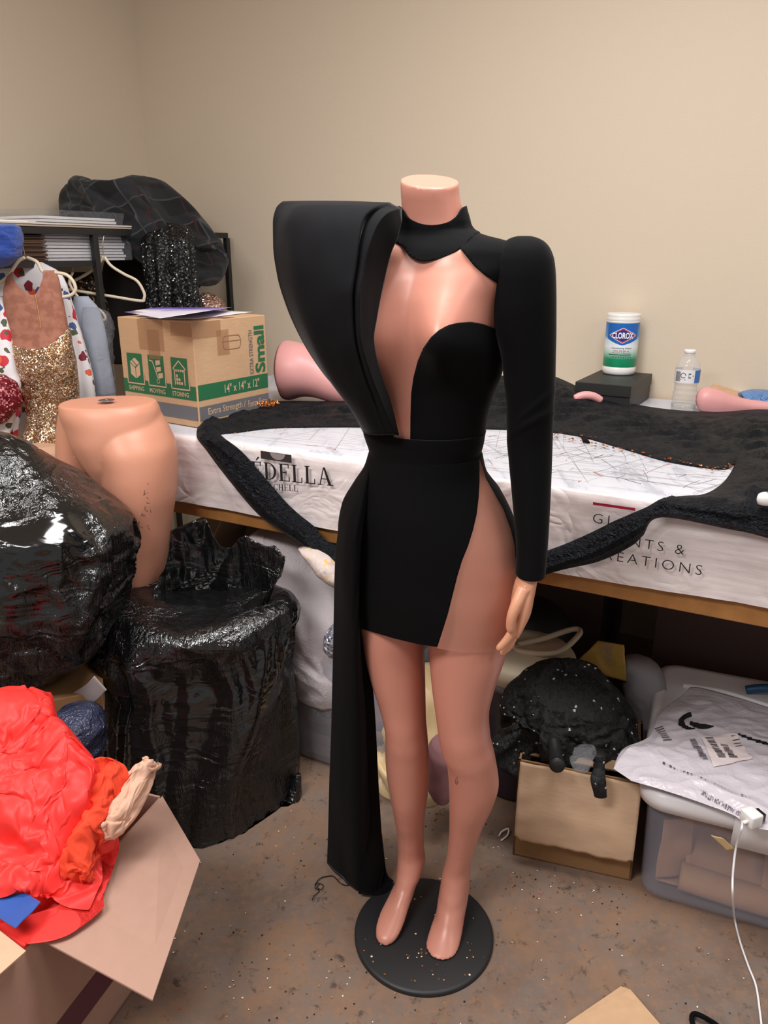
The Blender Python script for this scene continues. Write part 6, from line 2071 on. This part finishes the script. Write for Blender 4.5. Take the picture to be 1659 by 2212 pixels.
v, f = tube(catmull([F0 + bxu * .05 + byu * (DB - .09) + [0, 0, HBn + .024], F0 + bxu * .15 + byu * (DB - .085) + [0, 0, HBn + .026], F0 + bxu * .3 + byu * (DB - .12) + [0, 0, HBn + .026], F0 + bxu * .48 + byu * (DB - .12) + [0, 0, HBn + .024]], 40), .007, 8)
obj('lid_rib', v, f, M['white_plastic'], sbn)
M['kraft'] = mat('kraft_paper', srgb(196, 148, 108), .8, var=.15)
rg = np.random.default_rng(21)
labs = ['brown paper sheet lying lowest in the lidded bin', 'rolled brown paper along the lidded bin front', 'bent brown paper strip at the lidded bin left corner', 'folded brown paper in the middle of the lidded bin', 'torn brown paper near the lidded bin lid', 'broad brown paper sheet standing in the lidded bin', 'slanted brown paper sheet right in the lidded bin']


def sheet(o, a, b, amp, seed, n=26):
    V = []
    for i in range(n):
        for j in range(n):
            p = o + a * (i / (n - 1)) + b * (j / (n - 1))
            nn = np.cross(a, b); nn /= np.linalg.norm(nn)
            V.append(p + nn * amp * (ridge(p + seed, 7) + .5 * nz(p + seed, 18)))
    return np.array(V), grid_faces(n, n)


Q = lambda x, y, z: F0 + bxu * x + byu * y + np.array([0, 0, z])
up = np.array([0, 0, 1.0])
shs = [sheet(Q(.04, .05, .02), bxu * .40, byu * .35, .006, 1), None, sheet(Q(.035, .05, .03), bxu * .07 + byu * .04, up * .14 + byu * .04, .010, 3), sheet(Q(.10, .06, .05), bxu * .25 + up * .02, byu * .14 + up * .09, .014, 4), sheet(Q(.15, .05, .19), bxu * .16 - up * .02, byu * .12 + up * .06, .010, 5), sheet(Q(.06, .12, .06), bxu * .3 + byu * .06, up * .17 + byu * .05, .016, 6), sheet(Q(.26, .04, .03), bxu * .18 + byu * .05 + up * .05, up * .15 + byu * .07, .014, 7)]
for k, sh in enumerate(shs):
    if sh is None:
        sh = tube(catmull([Q(.09, .05, .055), Q(.2, .048, .05), Q(.32, .05, .047), Q(.45, .055, .047)], 24), .032, 20)
    tag(obj('paper_piece', *sh, M['kraft'], solid=.001 if k != 1 else 0), labs[k], 'paper', 'brown papers in the lidded bin')
# tan paper corner caught under the lid
v, f = patch([(1536, 1806), (1560, 1812), (1588, 1836), (1572, 1842)], 8, 8, lambda x, y, u, v_: atY(x, y, 1.325 - .01), .003, 20)
tag(obj('paper_corner', v, f, mat('tan_paper', srgb(204, 172, 122), .7), solid=.001), 'tan paper corner sticking out under the bin lid', 'paper')

# grey-white poly mailer on the lid
ZM = HBn + .034
pm = thing('poly_mailer', 'crinkled pale grey poly mailer with a dark swoosh and labels on the bin lid', 'mailer', atZ(1500, 1700, ZM))
edge_l = [(1325, 1664), (1345, 1622), (1402, 1594), (1424, 1545), (1478, 1502), (1500, 1487), (1585, 1508), (1680, 1538)]
edge_r = [(1362, 1690), (1418, 1706), (1475, 1724), (1535, 1745), (1585, 1765), (1622, 1790), (1700, 1800), (1780, 1790)]
NP = 110
el_ = catmull(edge_l, NP); er_ = catmull(edge_r, NP)


def mail_pt(u, w_, d=0.0):
    """u along the bag, w across"""
    i = u * (NP - 1); k = min(int(i), NP - 2); fr = i - k
    a_ = el_[k] * (1 - fr) + el_[k + 1] * fr; b_ = er_[k] * (1 - fr) + er_[k + 1] * fr
    p = a_ * (1 - w_) + b_ * w_
    P = atZ(p[0], p[1], ZM + .012)
    e_ = min(1, 8 * w_, 8 * (1 - w_), 8 * u + .1)
    h = .010 * ridge(P + 3, 7) + .0035 * ridge(P * [1, 1.6, 1], 19) + .012 * math.exp(-((u - .30) / .12) ** 2 - ((w_ - .2) / .2) ** 2)
    P = P + np.array([0, 0, max(-.010, h * e_ + .004) + d])
    return P


V = [mail_pt(i / 149, j / 119) for i in range(150) for j in range(120)]
obj('film', V, grid_faces(150, 120), M['mailer'], pm, solid=.0012, off=0)


def mail_uv(px, py):
    best = None
    for i in range(NP):
        a_, b_ = el_[i], er_[i]
        d_ = b_ - a_; w_ = np.clip(((px - a_[0]) * d_[0] + (py - a_[1]) * d_[1]) / (d_ @ d_), 0, 1)
        q = a_ + d_ * w_; e_ = math.hypot(q[0] - px, q[1] - py)
        if best is None or e_ < best[0]:
            best = (e_, i / (NP - 1), w_)
    return best[1], best[2]


def mail_print(name, polys, m_, label=None, d=.003, par=None):
    V, Fs = [], []
    for poly in polys:
        k = len(V)
        for p in poly:
            V.append(mail_pt(*mail_uv(*p), d))
        Fs.append(tuple(range(k, k + len(poly))))
    obj(name, V, Fs, m_, par or pm, smooth=False, label=label)


def strip_poly(pts, wd, n=20):
    P = catmull(pts, n); out = []
    wd = np.broadcast_to(wd, (n,)) if np.ndim(wd) == 0 else np.interp(np.linspace(0, 1, n), np.linspace(0, 1, len(wd)), wd)
    T = np.gradient(P, axis=0); T /= np.linalg.norm(T, axis=1)[:, None]
    N = np.c_[-T[:, 1], T[:, 0]]
    for i in range(n - 1):
        out.append([P[i] + N[i] * wd[i] / 2, P[i + 1] + N[i + 1] * wd[i + 1] / 2, P[i + 1] - N[i + 1] * wd[i + 1] / 2, P[i] - N[i] * wd[i] / 2])
    return out


sw = strip_poly([(1492, 1556), (1478, 1558), (1470, 1567), (1474, 1577), (1486, 1584), (1499, 1586)], [6, 9, 11, 9, 6, 2]) + strip_poly([(1488, 1572), (1505, 1580), (1522, 1582), (1540, 1583)], [7, 9, 8, 1]) + strip_poly([(1590, 1597), (1612, 1606), (1640, 1616), (1665, 1622)], [2, 4, 5, 5])
mail_print('swoosh_print', sw, M['ink'], 'dark curved printed swoosh')
lq = np.array([(1512, 1608), (1588, 1597), (1622, 1652), (1540, 1668)], float)
bl_ = lambda u, w_: (lq[0] * (1 - u) + lq[1] * u) * (1 - w_) + (lq[3] * (1 - u) + lq[2] * u) * w_
mail_print('shipping_label', [[bl_(i / 12, j / 12), bl_((i + 1) / 12, j / 12), bl_((i + 1) / 12, (j + 1) / 12), bl_(i / 12, (j + 1) / 12)] for i in range(12) for j in range(12)], mat('label_paper', srgb(222, 208, 208), .6), 'pale shipping label', .0034)
bars_ = []
rg = np.random.default_rng(4)
def barcode(p, a_, b_, n):
    """p corner, a_ along the row of bars, b_ along each bar (pixel vectors)"""
    p, a_, b_ = np.array(p, float), np.array(a_, float), np.array(b_, float)
    for i in range(n):
        w_ = rg.uniform(.25, .7) / n
        s_ = p + a_ * (i / n)
        bars_.append([s_, s_ + a_ * w_, s_ + a_ * w_ + b_, s_ + b_])
barcode((1484, 1610), (32, 46), (14, 1), 22); barcode((1521, 1608), (30, 42), (16, 0), 16); barcode((1554, 1620), (22, 30), (16, 2), 14)
for i in range(7):
    bars_.append([(1413 + 3 * i, 1580 + 5 * i), (1430 + 3 * i, 1578 + 5 * i), (1431 + 3 * i, 1579.5 + 5 * i), (1414 + 3 * i, 1581.5 + 5 * i)])
for i in range(4):
    bars_.append([(1578 + 3 * i, 1602 + 7 * i), (1590 + 3 * i, 1601 + 7 * i), (1590.6 + 3 * i, 1602.2 + 7 * i), (1578.6 + 3 * i, 1603.4 + 7 * i)])
for i in range(26):                      # small print along the flap
    a_ = np.array([1430, 1660]) + np.array([190, 82]) * i / 26
    bars_.append([a_, a_ + [5, 2.3], a_ + [4.4, 3.6], a_ + [-.6, 1.3]])
mail_print('fine_print', bars_, mat('print_charcoal', srgb(70, 64, 68), .6), 'barcodes and fine print', .0046)
V2, F2 = text2d('THIS RESEALABLE BAG FOR RETURNS', 1.0, 0.0, 1.05)
mn, mx = V2.min(0), V2.max(0); U = (V2 - mn) / (mx - mn)
V = [mail_pt(*mail_uv(1622 - 108 * p[0] - 3 * p[1], 1774 - 57 * p[0] + 7 * p[1]), .003) for p in U]
obj('fine_print', V, F2, mat('print_ash', srgb(104, 98, 104), .6), pm, smooth=False, label='upside-down printed line of words')

# charger and its cable
ch = thing('usb_charger', 'white charger block on the bin lid with a long white cable to the floor', 'charger', atZ(1634, 1792, HBn + .05))
c_ = atZ(1632, 1792, HBn + .052)
a_ = math.radians(20); e1 = np.array([math.cos(a_), math.sin(a_), 0]); e2 = np.array([-e1[1], e1[0], 0])
v, f = box(c_ - e1 * .012, e1 * .03, e2 * .034, (0, 0, .030)); obj('block', v, f, M['gloss_white'], ch, smooth=True, bevel=.004)
v, f = box(c_ + e1 * .018 + e2 * .006 + [0, 0, .006], e1 * .012, e2 * .022, (0, 0, .018)); obj('plug', v, f, M['black_metal'], ch, smooth=False, bevel=.001)
p0 = c_ - e1 * .013 + e2 * .012 + [0, 0, .014]
P = [p0, p0 - e1 * .012 + [0, 0, .002], atY(1602, 1790, p0[1] - .035), atY(1590, 1830, 1.265), atY(1583, 1890, 1.245), atY(1583, 1940, 1.232), atZ(1587, 1985, .02), atZ(1599, 2035, .004), atZ(1616, 2085, .004), atZ(1633, 2130, .004), atZ(1642, 2190, .004), atZ(1650, 2260, .004)]
obj('cable', *tube(catmull(P, 120), .0022, 10), M['white_plastic'], ch, label='thin white cable')
obj('cable_plug', *tube([p0 + e1 * .002, p0 - e1 * .013], .004, 10), M['white_plastic'], ch)

# ------------------------------------------------------------------ litter on the floor
v, f = slab([atZ(1180, 2240, .012), atZ(1342, 2130, .034), atZ(1362, 2138, .03), atZ(1450, 2240, .012)], .005)
tag(obj('cardboard_flap', v, f, M['card'], smooth=False), 'cardboard flap lying on the floor at the bottom edge of the picture', 'cardboard')
P = catmull([atZ(1560, 2225, .004), atZ(1545, 2212, .005), atZ(1518, 2196, .016), atZ(1500, 2190, .012), atZ(1494, 2200, .006), atZ(1500, 2222, .004)], 40)
tag(obj('black_strap', *tube(P, .005, 8), M['velvet']), 'black strap scrap on the floor at the bottom right', 'strap')
for_thread = [(680, 1912), (692, 1897), (716, 1892), (726, 1898), (733, 1906), (745, 1912), (758, 1911)]
P1 = catmull([atZ(x_, y_, .003 + .002 * (i % 2)) for i, (x_, y_) in enumerate(for_thread)], 50)
P2 = catmull([atZ(x_, y_, .003 + .003 * (i % 3)) for i, (x_, y_) in enumerate([(690, 1910), (684, 1916), (694, 1921), (698, 1912), (686, 1908), (680, 1918), (690, 1924), (678, 1936), (674, 1946)])], 60)
v, f = merge(tube(P1, .0011, 6), tube(P2, .0009, 6))
tag(obj('black_thread', v, f, M['velvet']), 'tangle of black thread on the floor left of the train', 'thread')
V, Fs = heap([(2066, 318, 352, 1.0, .006), (2080, 306, 362, 1.0, .02), (2100, 306, 362, .99, .025), (2120, 318, 350, .985, .015)], 20, 40, amp=.012, scale=30, fine=.004, fscale=60)
V[:, 2] = np.clip(V[:, 2] - V[:, 2].min(), .001, .04)
tag(obj('plastic_scrap', V, Fs, M['clear_film']), 'scrap of clear plastic on the floor beside the open carton', 'plastic')
P = catmull([atZ(1078, 1806, .004), atZ(1084, 1796, .012), atZ(1098, 1790, .02), atZ(1096, 1804, .008), atZ(1082, 1816, .003)], 40)
tag(obj('white_thread', *tube(P, .0022, 6), M['paper']), 'tuft of white thread on the floor at the box corner', 'thread')

# spilled sequins over floor and base plate
rg = np.random.default_rng(77)
pts = []
while len(pts) < 300:
    x_, y_ = rg.uniform(330, 1659), rg.uniform(1640, 2212)
    z_ = .0015
    P = atZ(x_, y_, z_)
    if math.hypot(P[0] - .089, P[1] - 1.329) < .158 or (x_ > 1090 and y_ < 1905) or (x_ > 1370 and y_ < 2030) or (x_ < 440 and y_ < 2000 and x_ + .6 * (1900 - y_) < 430):
        continue
    pts.append(P)
for _ in range(90):
    x_, y_ = rg.normal(1270, 90), rg.normal(1900, 28)
    if y_ > 1850 + (x_ - 1105) * .22 + 6:
        pts.append(atZ(x_, y_, .0015))
for _ in range(60):
    pts.append(atZ(rg.normal(950, 60), rg.normal(1735, 30), .0015))
mm = [sequin_mat('floor_seq_gold', srgb(200, 150, 80), srgb(255, 220, 150), 300, .7), sequin_mat('floor_seq_orange', srgb(206, 110, 60), srgb(255, 180, 120), 300, .7), mat('floor_seq_pale', srgb(226, 214, 196), .3), mat('floor_seq_black', (.01, .01, .01, 1), .4), mat('floor_seq_copper', srgb(170, 96, 66), .4)]
flakes(pts, .0019, None, 'spilled_sequins', 'gold, orange and black sequins spilled over the concrete floor', 'sequins', kind='stuff', seed=5, mats=mm, flatness=.12)
pts = []
while len(pts) < 44:
    x_, y_ = rg.uniform(780, 1050), rg.uniform(1920, 2120)
    P = atZ(x_, y_, .0128)
    if math.hypot(P[0] - .089, P[1] - 1.329) < .145:
        pts.append(P)
pts += [atZ(rg.normal(905, 10), rg.normal(2062, 8), .0128) for _ in range(14)]
flakes(pts, .0020, None, 'loose_sequins', 'few gold sequins lying on the round black base plate', 'sequins', kind='stuff', seed=6, mats=mm[:3], flatness=.12)
